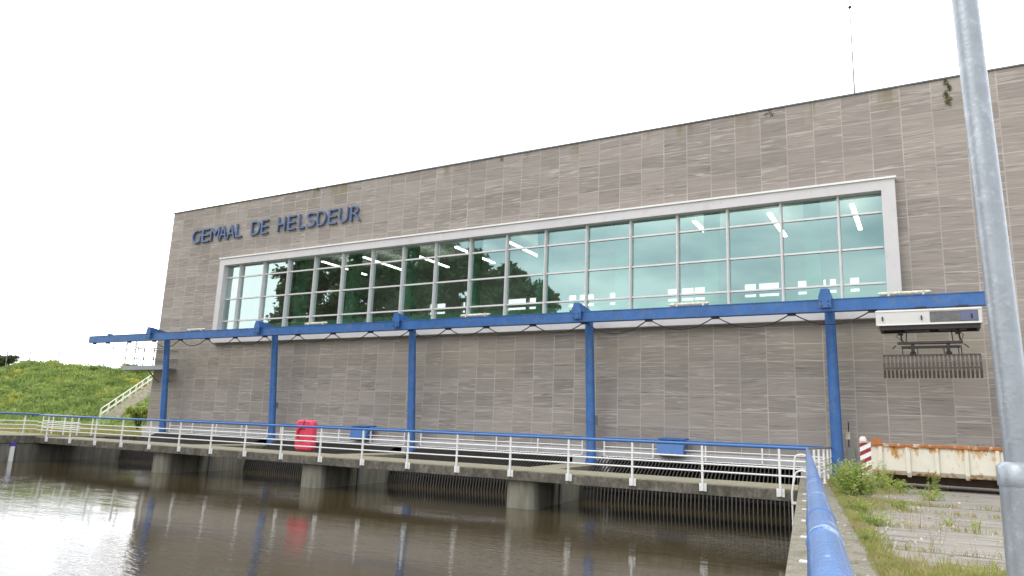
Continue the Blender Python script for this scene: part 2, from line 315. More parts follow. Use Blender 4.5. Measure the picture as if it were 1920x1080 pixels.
def glass_mat():
    m = bpy.data.materials.new('tinted_glass'); m.use_nodes = True; t = m.node_tree; t.nodes.remove(t.nodes['Principled BSDF']); l = t.links.new
    tr = N(t, 'ShaderNodeBsdfTransparent'); tr.inputs[0].default_value = (.69, .77, .72, 1)
    gl = N(t, 'ShaderNodeBsdfGlossy'); gl.inputs['Roughness'].default_value = .0; gl.inputs['Color'].default_value = (.62, .98, .90, 1)
    lw = N(t, 'ShaderNodeLayerWeight'); lw.inputs['Blend'].default_value = .5
    r = N(t, 'ShaderNodeMapRange'); r.inputs[1].default_value = 0; r.inputs[2].default_value = .5; r.inputs[3].default_value = .30; r.inputs[4].default_value = .56
    l(lw.outputs['Facing'], r.inputs[0])
    cm = N(t, 'ShaderNodeMapRange'); cm.inputs[1].default_value = .1; cm.inputs[2].default_value = .45; l(lw.outputs['Facing'], cm.inputs[0])
    cx = N(t, 'ShaderNodeMix', data_type='RGBA'); cx.inputs[6].default_value = (.62, .93, .90, 1); cx.inputs[7].default_value = (.74, .90, .88, 1); l(cm.outputs[0], cx.inputs[0]); l(cx.outputs[2], gl.inputs['Color'])
    g = N(t, 'ShaderNodeNewGeometry'); n = N(t, 'ShaderNodeTexNoise'); n.inputs['Scale'].default_value = .9; l(g.outputs['Position'], n.inputs['Vector'])
    bp = N(t, 'ShaderNodeBump'); bp.inputs['Strength'].default_value = .05; bp.inputs['Distance'].default_value = .02; l(n.outputs['Fac'], bp.inputs['Height']); l(bp.outputs[0], gl.inputs['Normal'])
    ms = N(t, 'ShaderNodeMixShader'); l(r.outputs[0], ms.inputs[0]); l(tr.outputs[0], ms.inputs[1]); l(gl.outputs[0], ms.inputs[2]); l(ms.outputs[0], t.nodes['Material Output'].inputs[0])
    return m
M['glass'] = glass_mat()

def water_mat():
    m = bpy.data.materials.new('murky_water'); m.use_nodes = True; t = m.node_tree; b = t.nodes['Principled BSDF']; l = t.links.new
    b.inputs['Base Color'].default_value = (.062, .048, .025, 1); b.inputs['Roughness'].default_value = .045; b.inputs['IOR'].default_value = 1.45
    g = N(t, 'ShaderNodeNewGeometry'); prev = None
    for sc_, st, di, rot in ((.45, .10, .02, .5), (2.2, .12, .010, -.3), (9., .22, .004, .2)):
        mp = N(t, 'ShaderNodeMapping'); mp.inputs['Rotation'].default_value = (0, 0, rot + .5); mp.inputs['Scale'].default_value = (.55, 1.5, 1); l(g.outputs['Position'], mp.inputs[0])
        n = N(t, 'ShaderNodeTexNoise'); n.inputs['Scale'].default_value = sc_; n.inputs['Detail'].default_value = 3; l(mp.outputs[0], n.inputs['Vector'])
        bp = N(t, 'ShaderNodeBump'); bp.inputs['Strength'].default_value = st; bp.inputs['Distance'].default_value = di * 4; l(n.outputs['Fac'], bp.inputs['Height'])
        if sc_ > 2:
            pn = N(t, 'ShaderNodeTexNoise'); pn.inputs['Scale'].default_value = .22; pn.inputs['Detail'].default_value = 3; l(g.outputs['Position'], pn.inputs['Vector'])
            pr_ = N(t, 'ShaderNodeMapRange'); pr_.inputs[1].default_value = .4; pr_.inputs[2].default_value = .62; pr_.inputs[3].default_value = st * .3; pr_.inputs[4].default_value = st * 1.5
            l(pn.outputs['Fac'], pr_.inputs[0]); l(pr_.outputs[0], bp.inputs['Strength'])
        if prev: l(prev, bp.inputs['Normal'])
        prev = bp.outputs[0]
    l(prev, b.inputs['Normal'])
    return m
M['water'] = water_mat()

def emit(name, c, s):
    m = bpy.data.materials.new(name); m.use_nodes = True; b = m.node_tree.nodes['Principled BSDF']
    b.inputs['Emission Color'].default_value = (*c, 1); b.inputs['Emission Strength'].default_value = s; b.inputs['Base Color'].default_value = (*c, 1); return m
M['lit'] = emit('lit_fluorescent_tube', (1, .98, .92), 7)

# ------------------------------------------------------------------ large structure
K = -.141                                   # skew of quay and piers: dx per dy
def xR(y): return -3.07 + K * (y - 20.2)    # water-side edge of right quay
def xI(y): return xR(y) + .86               # inner edge of coping
def xL(y): return -38.55 + K * (y - 20.2)   # left quay edge
YB, YBR, YW, YL = 20.25, 22.6, 28.7, 28.4   # bridge front / rear, stone wall, pale band
ZW = -1.15

struct(MB().add([(-300, -300, ZW), (300, -300, ZW), (300, 33, ZW), (-300, 33, ZW)], [[0, 1, 2, 3]]).build('water', M['water']))
g = MB()
S0 = -16
def quad(a, b, c, d, z): g.add([(*a, z), (*b, z), (*c, z), (*d, z)], [[0, 1, 2, 3]])
quad((xI(S0), S0), (500, S0), (500, 34), (xI(34), 34), -.05)
quad((-600, S0), (xL(S0) - .6, S0), (xL(34) - .6, 34), (-600, 34), -.03)
quad((-600, -600), (500, -600), (500, S0), (-600, S0), -.03)
quad((-600, 34), (500, 34), (500, 900), (-600, 900), -.05)
struct(g.build('ground', M['soil']))

# right quay: a wall with its coping
q = thing('quay_wall', 'rough concrete quay with flat coping under the near blue handrail', 'quay wall', (xR(8), 8, 0))
def strip(mb, fx0, fx1, y0, y1, z0, z1):
    mb.hexa([(fx0(y0), y0), (fx1(y0), y0), (fx1(y1), y1), (fx0(y1), y1)], z0, z1)
m_ = MB(); strip(m_, lambda y: xR(y) + .04, lambda y: xI(y) - .004, S0, 28.39, -3, -.28); m_.build('wall', M['quayside'], q)
m_ = MB()
yy = S0
while yy < 28.3:
    y1 = min(yy + 4.4, 28.38)
    strip(m_, xR, xI, yy, y1 - .012, -.276, 0.0); yy = y1
m_.build('coping', M['coping'], q, bevel=.015)
q = thing('quay_wall', 'dark stained concrete quay at far left of the water, under the white railing', 'quay wall', (xL(15), 15, 0))
m_ = MB(); strip(m_, lambda y: xL(y) - .9, lambda y: xL(y) - .05, S0, 28.39, -3, -.33); m_.build('wall', M['quayside'], q)
m_ = MB(); strip(m_, lambda y: xL(y) - .9, xL, S0, 28.38, -.326, .05); m_.build('coping', M['concside'], q, bevel=.02)

# slabs to the right
rows = [28.3, 25.2, 22.2, 18.0, 15.95, 13.0, 10.2, 7.6, 5.0, 2.4, -.4, -3.2]
pv = MB()
for i in range(len(rows) - 1):
    y1, y0 = rows[i], rows[i + 1]; x = 0; first = True
    xa = None
    while True:
        l0 = (lambda y: xI(y) + .05) if first else (lambda y, c=xa: c)
        xb = (xa if xa is not None else xI((y0 + y1) / 2)) + random.uniform(2.6, 5.2)
        z = random.uniform(-.012, .012)
        pv.hexa([(l0(y0), y0 + .035), (xb - .02, y0 + .035), (xb - .02, y1 - .03), (l0(y1), y1 - .03)], -.12, z)
        first = False; xa = xb + .02
        if xb > 11: break
struct(pv.build('pavement', M['slab'], bevel=.02))

# footbridge and piers
fb = thing('footbridge', 'long low concrete footbridge on piers carrying the white and blue railing', 'footbridge', (-20, 21.4, 0))
m_ = MB(); x = xL(YB) ; 
m_.hexa([(xL(YB) + .003, YB), (xR(YB) - .003, YB), (xR(YBR) - .003, YBR), (xL(YBR) + .003, YBR)], -.30, -.02); m_.build('deck_edge', M['concside'], fb, bevel=.015)
m_ = MB(); m_.hexa([(xL(YB) + .003, YB + .012), (xR(YB) - .003, YB + .012), (xR(YBR) - .003, YBR), (xL(YBR) + .003, YBR)], -.018, .006); m_.build('deck_surface', M['conctop'], fb)
def nose(cx, hw, y0, y1, z0, z1, mb):
    pts = []
    for k in range(7):
        t = math.pi * (1 + k / 6)
        pts.append((cx(y0) + math.copysign(abs(math.cos(t)) ** .55, math.cos(t)) * hw, y0 + .3 + .3 * math.sin(t)))
    pts += [(cx(y1) + hw, y1), (cx(y1) - hw, y1)]
    mb.hexa(pts, z0, z1)
PX = [-12.2, -21.45, -30.7]
pier0 = thing('bridge_pier', 'pale round-nosed concrete pier nearest the ladder, between the two widest racks', 'bridge pier', (PX[0] - .2, 28.3, 0), 'concrete piers under the footbridge')
m_ = MB(); nose(lambda y: PX[0] - .2 + K * (y - 28.3), .54, 20.42, 22.1, -3, -.302, m_); 
m_.hexa([(PX[0] - .2 + K * (22.11 - 28.3) - .45, 22.11), (PX[0] - .2 + K * (22.11 - 28.3) + .45, 22.11), (PX[0] - .2 + K * (22.36 - 28.3) + .45, 22.36), (PX[0] - .2 + K * (22.36 - 28.3) - .45, 22.36)], -3, -.302)
m_.build('pier_nose', M['pier'], pier0, bevel=.02)
m_ = MB(); c_ = lambda y: PX[0] - .2 + K * (y - 28.3)
m_.hexa([(c_(22.37) - .54, 22.37), (c_(22.37) + .54, 22.37), (c_(28.4) + .54, 28.39), (c_(28.4) - .7, 28.39)], -3, -.302)
m_.hexa([(c_(22.62) - .54, 22.62), (c_(22.62) + .54, 22.62), (c_(28.4) + .54, 28.388), (c_(28.4) - .7, 28.388)], -.301, -.06)
m_.build('pier_body', M['pier'], pier0, bevel=.02)
m_ = MB(); m_.hexa([(c_(22.62) - .54, 22.62), (c_(22.62) + .54, 22.62), (c_(28.4) + .54, 28.385), (c_(28.4) - .7, 28.385)], -.056, .0); m_.build('pier_top', M['conctop'], pier0)
m_ = MB(); yy = 22.9; m_.tube([(c_(yy) + .60, yy, -1.6), (c_(yy) + .60, yy, -.35)], .05, 8); m_.build('drain_pipe', M['greysteel'], pier0)
lab = ['', 'middle round-nosed concrete pier, standing below the red lifebuoy case', 'round-nosed concrete pier farthest left, near the first blue gantry post']
for i in (1, 2):
    c = copy_tree(pier0); c.location.x += PX[i] - PX[0] + .36 * i; c['label'] = lab[i]

# trash racks
def rack(x0, x1, label):
    r = thing('trash_rack', label, 'trash rack', (x0, 28.3, .4), 'bar racks in front of the pump inlets')
    m_ = MB(); pr = [(25.05, -1.7), (25.3, -.52), (27.55, .27), (27.8, .31)]
    for p_, q_ in zip(pr[:-1], pr[1:]): m_.bar((x0 - K * (27.6 - p_[0]), *p_), (x0 - K * (27.6 - q_[0]), *q_), .034, .07, up=(0, .3, 1))
    b0 = m_.build('bar', M['rack'], r); n = int((x1 - x0 - .1) / .135)
    b0.location.x = .05
    for k in range(1, n + 1):
        c = b0.copy(); col.objects.link(c); c.parent = r; c.location.x = .05 + (x1 - x0 - .1) * k / n
    m_ = MB(); m_.box(x0, x1, 27.9, 28.39, -.5, -.35); m_.build('shade_slab', M['void'], r)  # dark slab added to keep light out of the inlet behind the bars
    for y, z in ((25.35, -.80), (27.3, .02)): MB().box(x0 - K * (27.6 - y), x1 - K * (27.6 - y), y, y + .08, z, z + .08).build('cross_beam', M['dark'], r)
lb = ['dark bar rack at the right, between the nearest pier and the quay ladder', 'dark bar rack between the nearest and the middle pier', 'dark bar rack between the middle and the left pier, behind the red case', 'dark bar rack at far left of the inlets, left of the left pier']
for i in range(4):
    xr = PX[i - 1] - .67 + .25 * (i - 1) if i else xR(27.6) - .02
    xl = PX[i] + .60 + .25 * i if i < 3 else xL(27.6) + .05
    rack(xl, xr, lb[i])

# pump house
B = thing('pumping_station', 'long flat-roofed pumping station clad in veined grey-brown stone slabs with a wide strip window', 'building', (-18, 28.7, 0))
XB0, XB1, ZT = -42.4, 16., 14.3
FX0, FX1, FZ0, FZ1 = -36.9, -.65, 5.62, 10.7
m_ = MB()   # facade as butted boxes round the window opening
m_.box(XB0, XB1, YW, YW + .3, FZ1 - .1, ZT); m_.box(XB0, XB1, YW, YW + .3, .62, FZ0 + .1)
m_.box(XB0, FX0 + .1, YW, YW + .3, FZ0 + .1, FZ1 - .1); m_.box(FX1 - .1, XB1, YW, YW + .3, FZ0 + .1, FZ1 - .1)
m_.box(XB0 + .002, XB0 + .3, YW + .3, 46, .62, ZT); m_.box(XB1 - .3, XB1, YW + .3, 46, .62, ZT)
m_.build('stone_cladding', M['facade'], B)
m_ = MB(); m_.box(XB0 - .04, XB1 + .04, YW - .05, YW + .4, ZT, ZT + .06); m_.box(XB0 - .04, XB0 + .4, YW + .4, 46, ZT, ZT + .06); m_.build('roof_capping', M['cap'], B)
m_ = MB(); m_.box(XB0 + .3, XB1 - .3, YW + .3, 46, 13.3, 13.6); m_.build('roof', M['inwall'], B)
m_ = MB()
m_.box(XB0 + .04, -39.55, YL, YW + .2, -.6, .618)
for i, px in enumerate(PX): m_.box(px - .98 + .25 * i, px + .66 + .25 * i, YL, YW + .2, -.6, .30)
m_.box(-39.55, XB1, YL, YW + .2, .30, .618)
m_.box(-4.2, XB1, YL, YW + .2, -.6, .30)
m_.build('base_band', M['lintel'], B)
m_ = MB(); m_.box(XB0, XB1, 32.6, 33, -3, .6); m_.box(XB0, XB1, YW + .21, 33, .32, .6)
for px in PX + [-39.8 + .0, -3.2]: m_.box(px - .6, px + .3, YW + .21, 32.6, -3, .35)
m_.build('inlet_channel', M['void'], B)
# window box
wf = MB(); D0 = YW - .3
t_ = .40
wf.box(FX0, FX1, D0, YW + .2, FZ1 - t_, FZ1); wf.box(FX0, FX1, D0, YW + .2, FZ0, FZ0 + t_ - .1)
wf.box(FX0, FX0 + t_, D0, YW + .2, FZ0 + t_ - .1, FZ1 - t_); wf.box(FX1 - t_ - .05, FX1, D0, YW + .2, FZ0 + t_ - .1, FZ1 - t_)
window = wf.build('window', M['frame'], B)
m_ = MB(); m_.box(FX0 - .05, FX1 + .05, D0 - .06, YW, FZ1 + .002, FZ1 + .075); m_.build('drip_edge', M['white'], window)
GX0, GX1, GZ0, GZ1 = FX0 + t_, FX1 - t_ - .05, FZ0 + t_ - .1, FZ1 - t_
GY = YW + .06
m_ = MB(); m_.add([(GX0, GY, GZ0), (GX1, GY, GZ0), (GX1, GY, GZ1), (GX0, GY, GZ1)], [[0, 1, 2, 3]])
gl_ = m_.build('glazing', M['glass'], window)
MX = [-35.28, -33.26] + [-31.27 + 2.049 * k for k in range(15)]
for k, x in enumerate(MX):
    m_ = MB(); m_.box(x - .04, x + .04, GY - .16, GY + .06, GZ0, GZ1); m_.box(x - .012, x + .012, GY - .20, GY - .162, GZ0, GZ1)
    m_.build('mullion', M['alu'], window)
xs = [GX0] + MX + [GX1]
for z in (9.57, 8.25, 6.93):
    m_ = MB()
    for a_, b_ in zip(xs[:-1], xs[1:]): m_.box(a_ + .047, b_ - .047, GY - .07, GY + .04, z - .035, z + .035)
    m_.build('transom', M['alu'], window)
m_ = MB(); m_.box(GX0 + .02, -35.34, GY + .05, GY + .07, 8.3, 9.52); m_.build('blind', M['blind'], window)
# interior
m_ = MB(); m_.box(XB0 + .3, XB1 - .3, YW + .3, 45.6, 4.9, 5.1); m_.build('hall_floor', M['inwall'], B)
MB().box(XB0 + .3, XB1 - .3, 30.2, 30.4, 5.1, 6.95).build('green_parapet', M['ingreen'], B)
m_ = MB(); hx = []
for a_, b_ in ((803, 813), (816, 835), (865, 873), (876, 893), (950, 986), (990, 1015), (1065, 1080), (1085, 1113), (1142, 1180), (1251, 1273), (1277, 1300), (1301, 1342), (1395, 1417), (1422, 1460), (1495, 1548), (1555, 1567), (1593, 1610)):
    o = []
    for p_ in (a_, b_):
        yp = 575 - (p_ - 820) * .073
        d = _R @ np.array([p_ - 960, yp - 540, 1363.]); o.append(d[0] * 45 / d[1])
    hx.append(o)
BY0, BY1 = 45., 45.3
m_.box(XB0 + .3, XB1 - .3, BY0, BY1, 9.35, 9.70); m_.box(XB0 + .3, XB1 - .3, BY0, BY1, 9.98, 10.14); m_.box(XB0 + .3, XB1 - .3, BY0, BY1, 10.62, 13.3)
for z0, z1 in ((9.70, 9.98), (10.14, 10.62)):
    x = XB0 + .3
    for a_, b_ in hx: m_.box(x, a_, BY0, BY1, z0, z1); x = b_
    m_.box(x, XB1 - .3, BY0, BY1, z0, z1)
m_.build('rear_wall', M['inwall'], B)
m_ = MB(); m_.box(XB0 + .3, XB1 - .3, BY0 - .1, BY1, 5.1, 9.34); m_.build('green_dado', M['ingreen'], B)
for k in range(9):
    x = -37.2 + 4.17 * k
    m_ = MB(); m_.box(x - .3, x + .3, 31.2, 31.7, 5.1, 13.3); m_.build('column', M['ingreen'], B)
for k in (0, 1, 2, 3, 4, 7, 8, 9):
    x = -37. + 3.81 * k
    for y0, y1 in ((36.9, 39.2), (39.35, 41.6)):
        m_ = MB(); m_.box(x - .10, x + .10, y0, y1, 12.44, 12.52); m_.build('ceiling_lamp', M['lit'], B)

# lettering
LT = [('G', 325, 385, 410), ('E', 395, 450, 405), ('M', 460, 525, 400), ('A', 527, 582, 395), ('A', 584, 642, 385), ('L', 650, 692, 380), ('D', 765, 830, 355), ('E', 840, 890, 345),
      ('H', 965, 1020, 320), ('E', 1040, 1096, 315), ('L', 1120, 1165, 310), ('S', 1180, 1245, 290), ('D', 1260, 1325, 285), ('E', 1345, 1405, 270), ('U', 1425, 1490, 255), ('R', 1510, 1585, 240)]
sg = thing('wall_lettering', 'raised blue-grey capital letters spelling the station name high on the left of the facade', 'lettering', (-33, 28.6, 12.03))
for ch, a_, b_, y_ in LT:
    X2 = []
    for p_ in (a_, b_):
        d = _R @ np.array([280 + p_ / 4 - 960, 340 + y_ / 4 - 540, 1363.]); X2.append(d[0] * 28.6 / d[1])
    cu = bpy.data.curves.new('t', 'FONT'); cu.body = ch; cu.size = 1; cu.extrude = .5; cu.offset = -.006
    to = bpy.data.objects.new('t', cu); col.objects.link(to)
    me = bpy.data.meshes.new_from_object(to.evaluated_get(bpy.context.evaluated_depsgraph_get())); bpy.data.objects.remove(to)
    n = len(me.vertices); co = np.empty(n * 3, np.float32); me.vertices.foreach_get('co', co); co = co.reshape(-1, 3)
    lo = co.min(0); hi = co.max(0)
    P = np.empty_like(co)
    P[:, 0] = X2[0] + (co[:, 0] - lo[0]) / (hi[0] - lo[0]) * (X2[1] - X2[0]); P[:, 2] = 12.03 + (co[:, 1] - lo[1]) / (hi[1] - lo[1]) * .86
    P[:, 1] = 28.56 + np.where(co[:, 2] > 0, 0, .12); P -= np.array((-33, 28.6, 12.03), np.float32)
    me.vertices.foreach_set('co', P.astype(np.float32).ravel()); me.materials.append(M['letter']); me.update()
    o = bpy.data.objects.new('letter', me); col.objects.link(o); o.parent = sg

# antenna pole
ap = thing('antenna_pole', 'thin pole with a small dark knob standing on the roof edge', 'pole', (-1.85, 29.3, 14.2))
MB().tube([(-1.85, 29.3, 13.6), (-1.85, 29.3, 17.75)], [.035, .022], 8).build('mast', M['greysteel'], ap)
MB().tube([(-1.85, 29.3, 17.75), (-1.85, 29.3, 18.32)], .022, 8).build('tip', M['greysteel'], ap)
MB().ball((-1.85, 29.3, 18.35), .07).build('knob', M['dark'], ap)
MB().tube([(-1.85, 29.3, 14.3), (-1.85, 29.3, 14.5)], .07, 8).build('collar', M['greysteel'], ap)

# ------------------------------------------------------------------ gantry
GA = thing('crane_gantry', 'bright blue steel beam on five leaning posts along the front of the building', 'gantry', (-21.45, 28.15, 0))
BY = 26.62
m_ = MB(); m_.box(-46.1, 1.9, BY - .13, BY + .13, 5.64, 6.0); m_.box(-46.1, 1.9, BY - .15, BY + .15, 5.605, 5.638); m_.box(-46.1, 1.9, BY - .15, BY + .15, 6.002, 6.03)
m_.build('beam', M['blue'], GA)
MB().box(-44.2, -44.0, BY - .12, BY + .12, 6.032, 6.13).build('end_stop', M['blue'], GA)
for px in (-2.93, -12.2, -21.4, -30.7, -39.9):
    m_ = MB(); f_ = Vector((px, 28.12, 0)); tp = Vector((px, 27.62, 6.02))
    m_.tube([f_, f_.lerp(tp, .004), f_.lerp(tp, .04), tp], [.27, .27, .20, .17], 20)
    post = m_.build('post', M['blue'], GA)
    MB().tube([(px, 28.12, -.01), (px, 28.12, .035)], .27, 20).build('foot_plate', M['blue'], post)
    m_ = MB(); m_.prism([(27.95, 6.03), (27.95, 6.16), (26.5, 6.36), (26.38, 6.36), (26.38, 6.035), (27.4, 6.035)], 0, px - .15, px + .15); arm = m_.build('arm', M['blue'], post, bevel=.01)
    m_ = MB(); m_.prism([(px - .2, 5.72), (px + .2, 5.72), (px + .2, 6.12), (px + .11, 6.38), (px - .11, 6.38), (px - .2, 6.12)], 1, 26.34, 26.365); m_.build('end_plate', M['blue'], post)
    m_ = MB()
    for bx in (-.11, .11):
        for bz in (5.78, 5.93): m_.tube([(px + bx, 26.31, bz), (px + bx, 26.34, bz)], .022, 6)
    m_.build('bolts', M['dark'], post)
    if px in (-12.2, -30.7):
        m_ = MB(); m_.box(px + .17, px + .25, 28.0, 28.12, 1.55 if px > -20 else 1.9, 1.95 if px > -20 else 2.2); m_.build('switch_box', M['greysteel'], post)
# festoon cable
FXs = [-1.5, -4.05, -6.7, -9.25, -11.95, -14.3, -16.6, -18.6, -20.7, -23.1, -25.5, -27.9, -30.3, -32.6, -34.9, -37.2, -39.6, -42, -44.2, -45.6]
fc = thing('festoon_cable', 'black power cable hanging in shallow loops below the blue gantry beam', 'cable', (-22, BY, 5.6))
m_ = MB()
for a_, b_ in zip(FXs[:-1], FXs[1:]):
    a0, b0 = a_ - .12, b_ + .12; sag = min(.42, .17 * (a0 - b0)) * random.uniform(.9, 1.1)
    m_.tube([(a0 + (b0 - a0) * t / 14, BY - .02, 5.54 - sag * 4 * (t / 14) * (1 - t / 14)) for t in range(15)], .022, 6)
m_.build('cable', M['cable'], fc)
for x in FXs:
    MB().box(x - .14, x + .14, BY - .06, BY + .04, 5.52, 5.6).build('carrier', M['dark'], fc)
# beam lamps
bl = thing('beam_lamp', 'yellowed tube lamp on the beam above the rake machine', 'lamp', (-.55, BY - .02, 6.03), 'tube lamps lying on the gantry beam')
MB().box(-1.25, .15, BY - .09, BY + .05, 6.05, 6.085).build('base_plate', M['greysteel'], bl)
m_ = MB(); m_.tube([(-1.32, BY - .02, 6.13), (-1.25, BY - .02, 6.13), (.15, BY - .02, 6.13), (.22, BY - .02, 6.13)], [.03, .055, .055, .03], 10); m_.build('lamp_cover', M['tube'], bl)
for x in (-1.0, 0.):
    MB().box(x - .03, x + .03, BY - .1, BY + .06, 6.032, 6.19).build('clamp', M['tube'], bl)
for x, lbl in ((-7.68, 'yellowed tube lamp on the beam between the two rightmost blue posts'), (-17.2, 'yellowed tube lamp on the beam right of the middle blue post'),
               (-26.72, 'yellowed tube lamp on the beam between the second and third blue posts from left'), (-35.95, 'yellowed tube lamp on the beam between the two leftmost blue posts')):
    c = copy_tree(bl); c.location.x = x; c['label'] = lbl

# rake machine
rk = thing('rake_machine', 'white boxed trolley hanging under the blue beam with a comb-like trash rake below', 'rake machine', (.08, 26.6, 4.9))
m_ = MB(); m_.box(-1.4, 1.52, 26.1, 27.05, 4.99, 5.49); m_.build('housing', M['panel'], rk, bevel=.025)
m_ = MB(); m_.box(.13, 1.42, 26.088, 26.098, 5.06, 5.40); m_.build('smoked_panel', M['smoke'], rk)
m_ = MB(); m_.box(.96, 1.40, 26.075, 26.086, 5.08, 5.36); m_.build('blue_panel', M['bluewin'], rk)
m_ = MB(); m_.box(-1.37, 1.49, 26.085, 26.097, 4.995, 5.03); m_.box(-1.4, 1.52, 26.08, 26.097, 5.43, 5.47); m_.build('trim', M['white'], rk)
for x in (-1.2, -.1, 1.25):
    m_ = MB(); m_.box(x - .02, x + .02, 26.05, 26.074, 5.14, 5.28); m_.build('handle', M['dark'], rk)
m_ = MB(); m_.box(-1.3, 1.46, 26.14, 26.2, 4.85, 4.985); m_.box(-1.3, 1.46, 26.95, 27.01, 4.85, 4.985); m_.box(-1.3, -1.22, 26.2, 26.95, 4.86, 4.985); m_.box(1.38, 1.46, 26.2, 26.95, 4.86, 4.985)
m_.box(-.6, .1, 26.3, 26.8, 4.84, 4.985); m_.box(.35, 1.1, 26.35, 26.75, 4.86, 4.985)
m_.tube([(-.75, 26.3, 4.9), (-.4, 26.22, 4.82), (0, 26.22, 4.86), (-.1, 26.2, 4.78), (-.14, 26.25, 4.86)], .02, 6)
m_.build('chassis', M['dark'], rk)
for x in (-.25, .9): MB().box(x, x + .3, 26.3, 27.0, 5.48, 5.6).build('wheel_box', M['dark'], rk)
m_ = MB()
for x in (-.72, .86):
    m_.bar((x, 26.5, 4.88), (x + (.02 if x < 0 else .06), 26.5, 4.52), .05, .05); m_.bar((x + .17 * (1 if x < 0 else -1), 26.6, 4.9), (x + .14 * (1 if x < 0 else -1), 26.6, 4.5), .03, .03)
    m_.box(x - .07, x + .07, 26.42, 26.56, 4.72, 4.82)
    m_.tube([(x + .02, 26.4, 4.86), (x + .14 * (1 if x > 0 else -1), 26.38, 4.66), (x + .08, 26.42, 4.5)], .012, 6)
m_.build('hanger', M['dark'], rk)
m_ = MB(); m_.tube([(-.83, 26.5, 4.46), (.98, 26.5, 4.46)], .05, 10); m_.build('upper_bar', M['brownsteel'], rk)
m_ = MB(); m_.box(-.72, .9, 26.44, 26.54, 4.28, 4.36)
m_.bar((-.88, 26.45, 4.38), (-.98, 26.4, 4.26), .03, .03); m_.bar((1.0, 26.45, 4.4), (1.12, 26.4, 4.28), .03, .03)
for x in (-.4, .58): m_.box(x - .05, x + .05, 26.4, 26.58, 4.14, 4.40); m_.box(x - .09, x + .09, 26.4, 26.56, 4.1, 4.16)
for x in (-.7, -.28, .45, .84, .92): m_.bar((x, 26.47, 4.36), (x + .01, 26.47, 4.08), .03, .03)
m_.build('lower_bar', M['dark'], rk)
m_ = MB(); m_.box(-1.25, 1.42, 26.44, 26.5, 4.05, 4.09); m_.box(-1.25, 1.42, 26.30, 26.33, 3.62, 3.66)
rh = m_.build('rake_head', M['brownsteel'], rk)
for k in range(24):
    x = -1.23 + k * .114
    m_ = MB()
    pr = [(26.5, 4.08), (26.36, 4.0), (26.27, 3.8), (26.27, 3.55), (26.36, 3.33)]
    for p_, q_ in zip(pr[:-1], pr[1:]): m_.bar((x, *p_), (x, *q_), .034, .07, up=(1, 0, 0))
    m_.build('tine', M['brownsteel'], rh)
MB().bar((1.45, 26.44, 4.05), (1.56, 26.4, 3.95), .05, .02).build('end_bracket', M['galv'], rk)

# ------------------------------------------------------------------ railings
def railing(name, label, pts, posts, zf, ztop=1.045, rt=.043, rails=(.71, .525, .33), plate=None, group=None, matp='farpipe', rr=.023, zb=0.):
    r = thing(name, label, 'railing', (pts[0][0], pts[0][1], 0), group)
    MB().tube([(x, y, ztop + zb) for x, y in pts], rt, 12).build('top_rail', M[matp], r)
    for z in rails: MB().tube([(x, y, z + zb) for x, y in pts], rr, 8).build('rail', M['white'], r)
    for x, y in posts:
        p = MB().bar((x, y, zf), (x, y, ztop - rt * .8), .052, .052, up=(0, 1, 0)).build('post', M['white'], r)
        if plate == 'side':
            m_ = MB(); m_.box(x - .10, x + .10, y + .024, y + .045, -.20, .01)
            for dx in (-.05, .05): m_.tube([(x + dx, y + .01, -.08), (x + dx, y + .024, -.08)], .022, 6)
            m_.build('base_plate', M['white'], p, bevel=.005)
        elif plate == 'top':
            m_ = MB(); m_.box(x - .15, x + .09, y - .09, y + .09, zf, zf + .014); m_.build('base_plate', M['white'], p)
    return r
railing('railing', 'long white railing with blue top pipe along the water side of the footbridge', [(xL(20.2) + .1, 20.2), (xR(20.2) + .27, 20.2)], [(-3.5 - 2 * k, 20.2) for k in range(18)], -.18, plate='side')
xp = lambda y: -.15 + K * (y - 1.27)
NP = thing('handrail', 'thick worn blue pipe handrail running from the bottom of the picture to the bridge corner', 'railing', (xp(8), 8, 0))
zz = lambda y: 1.0 + .04 * max(0, min(1, (y - 1.2) / 5))
MB().tube([(xp(y), y, zz(y)) for y in (-4, .0, 1.2, 3, 6.5, 12, 20.2)], .0335, 20).build('pipe', M['pipe'], NP)
for y in (1.62, 2.02, 3.55, 7.5):
    MB().tube([(xp(y - .008), y - .008, zz(y)), (xp(y + .008), y + .008, zz(y))], .0355, 20).build('weld_ring', M['pipe'], NP)
for y in np.arange(-2.2, 20, 2.1):
    p = MB().bar((xp(y), y, .0), (xp(y), y, zz(y) - .03), .04, .04, up=(0, 1, 0)).build('post', M['white'], NP)
    MB().box(xp(y) - .13, xp(y) + .05, y - .05, y + .05, .001, .016).build('base_plate', M['white'], p)
for z in (.71, .52, .33): MB().tube([(xp(-4), -4, z), (xp(20.2), 20.2, z)], .014, 8).build('rail', M['white'], NP)
xg = lambda y: -2.72 - .055 * (y - 20.2)
railing('railing', 'short white railing section between the bridge corner and the rightmost blue post', [(xp(20.2), 20.2), (xg(28.25), 28.25)], [(xg(y), y) for y in (21.0, 22.6, 24.6, 26.4, 28.2)], .0, rt=.03, plate='top', matp='greysteel', zb=.0)
rr_ = railing('railing', 'white railing bay against the building between the two rightmost blue posts', [(-11.68, 28.22), (-3.4, 28.22)], [(-12.2 + d, 28.22) for d in (.52, 2.58, 4.65, 6.72, 8.8)], .36, ztop=1.07, rt=.03, group='railing bays along the foot of the building')
for d, lbl in ((-9.25, 'white railing bay against the building left of the second blue post from the right'), (-18.5, 'white railing bay against the building behind the red lifebuoy case'),
               (-27.75, 'white railing bay against the building between the two leftmost blue posts')):
    c = copy_tree(rr_); c.location.x += d; c['label'] = lbl
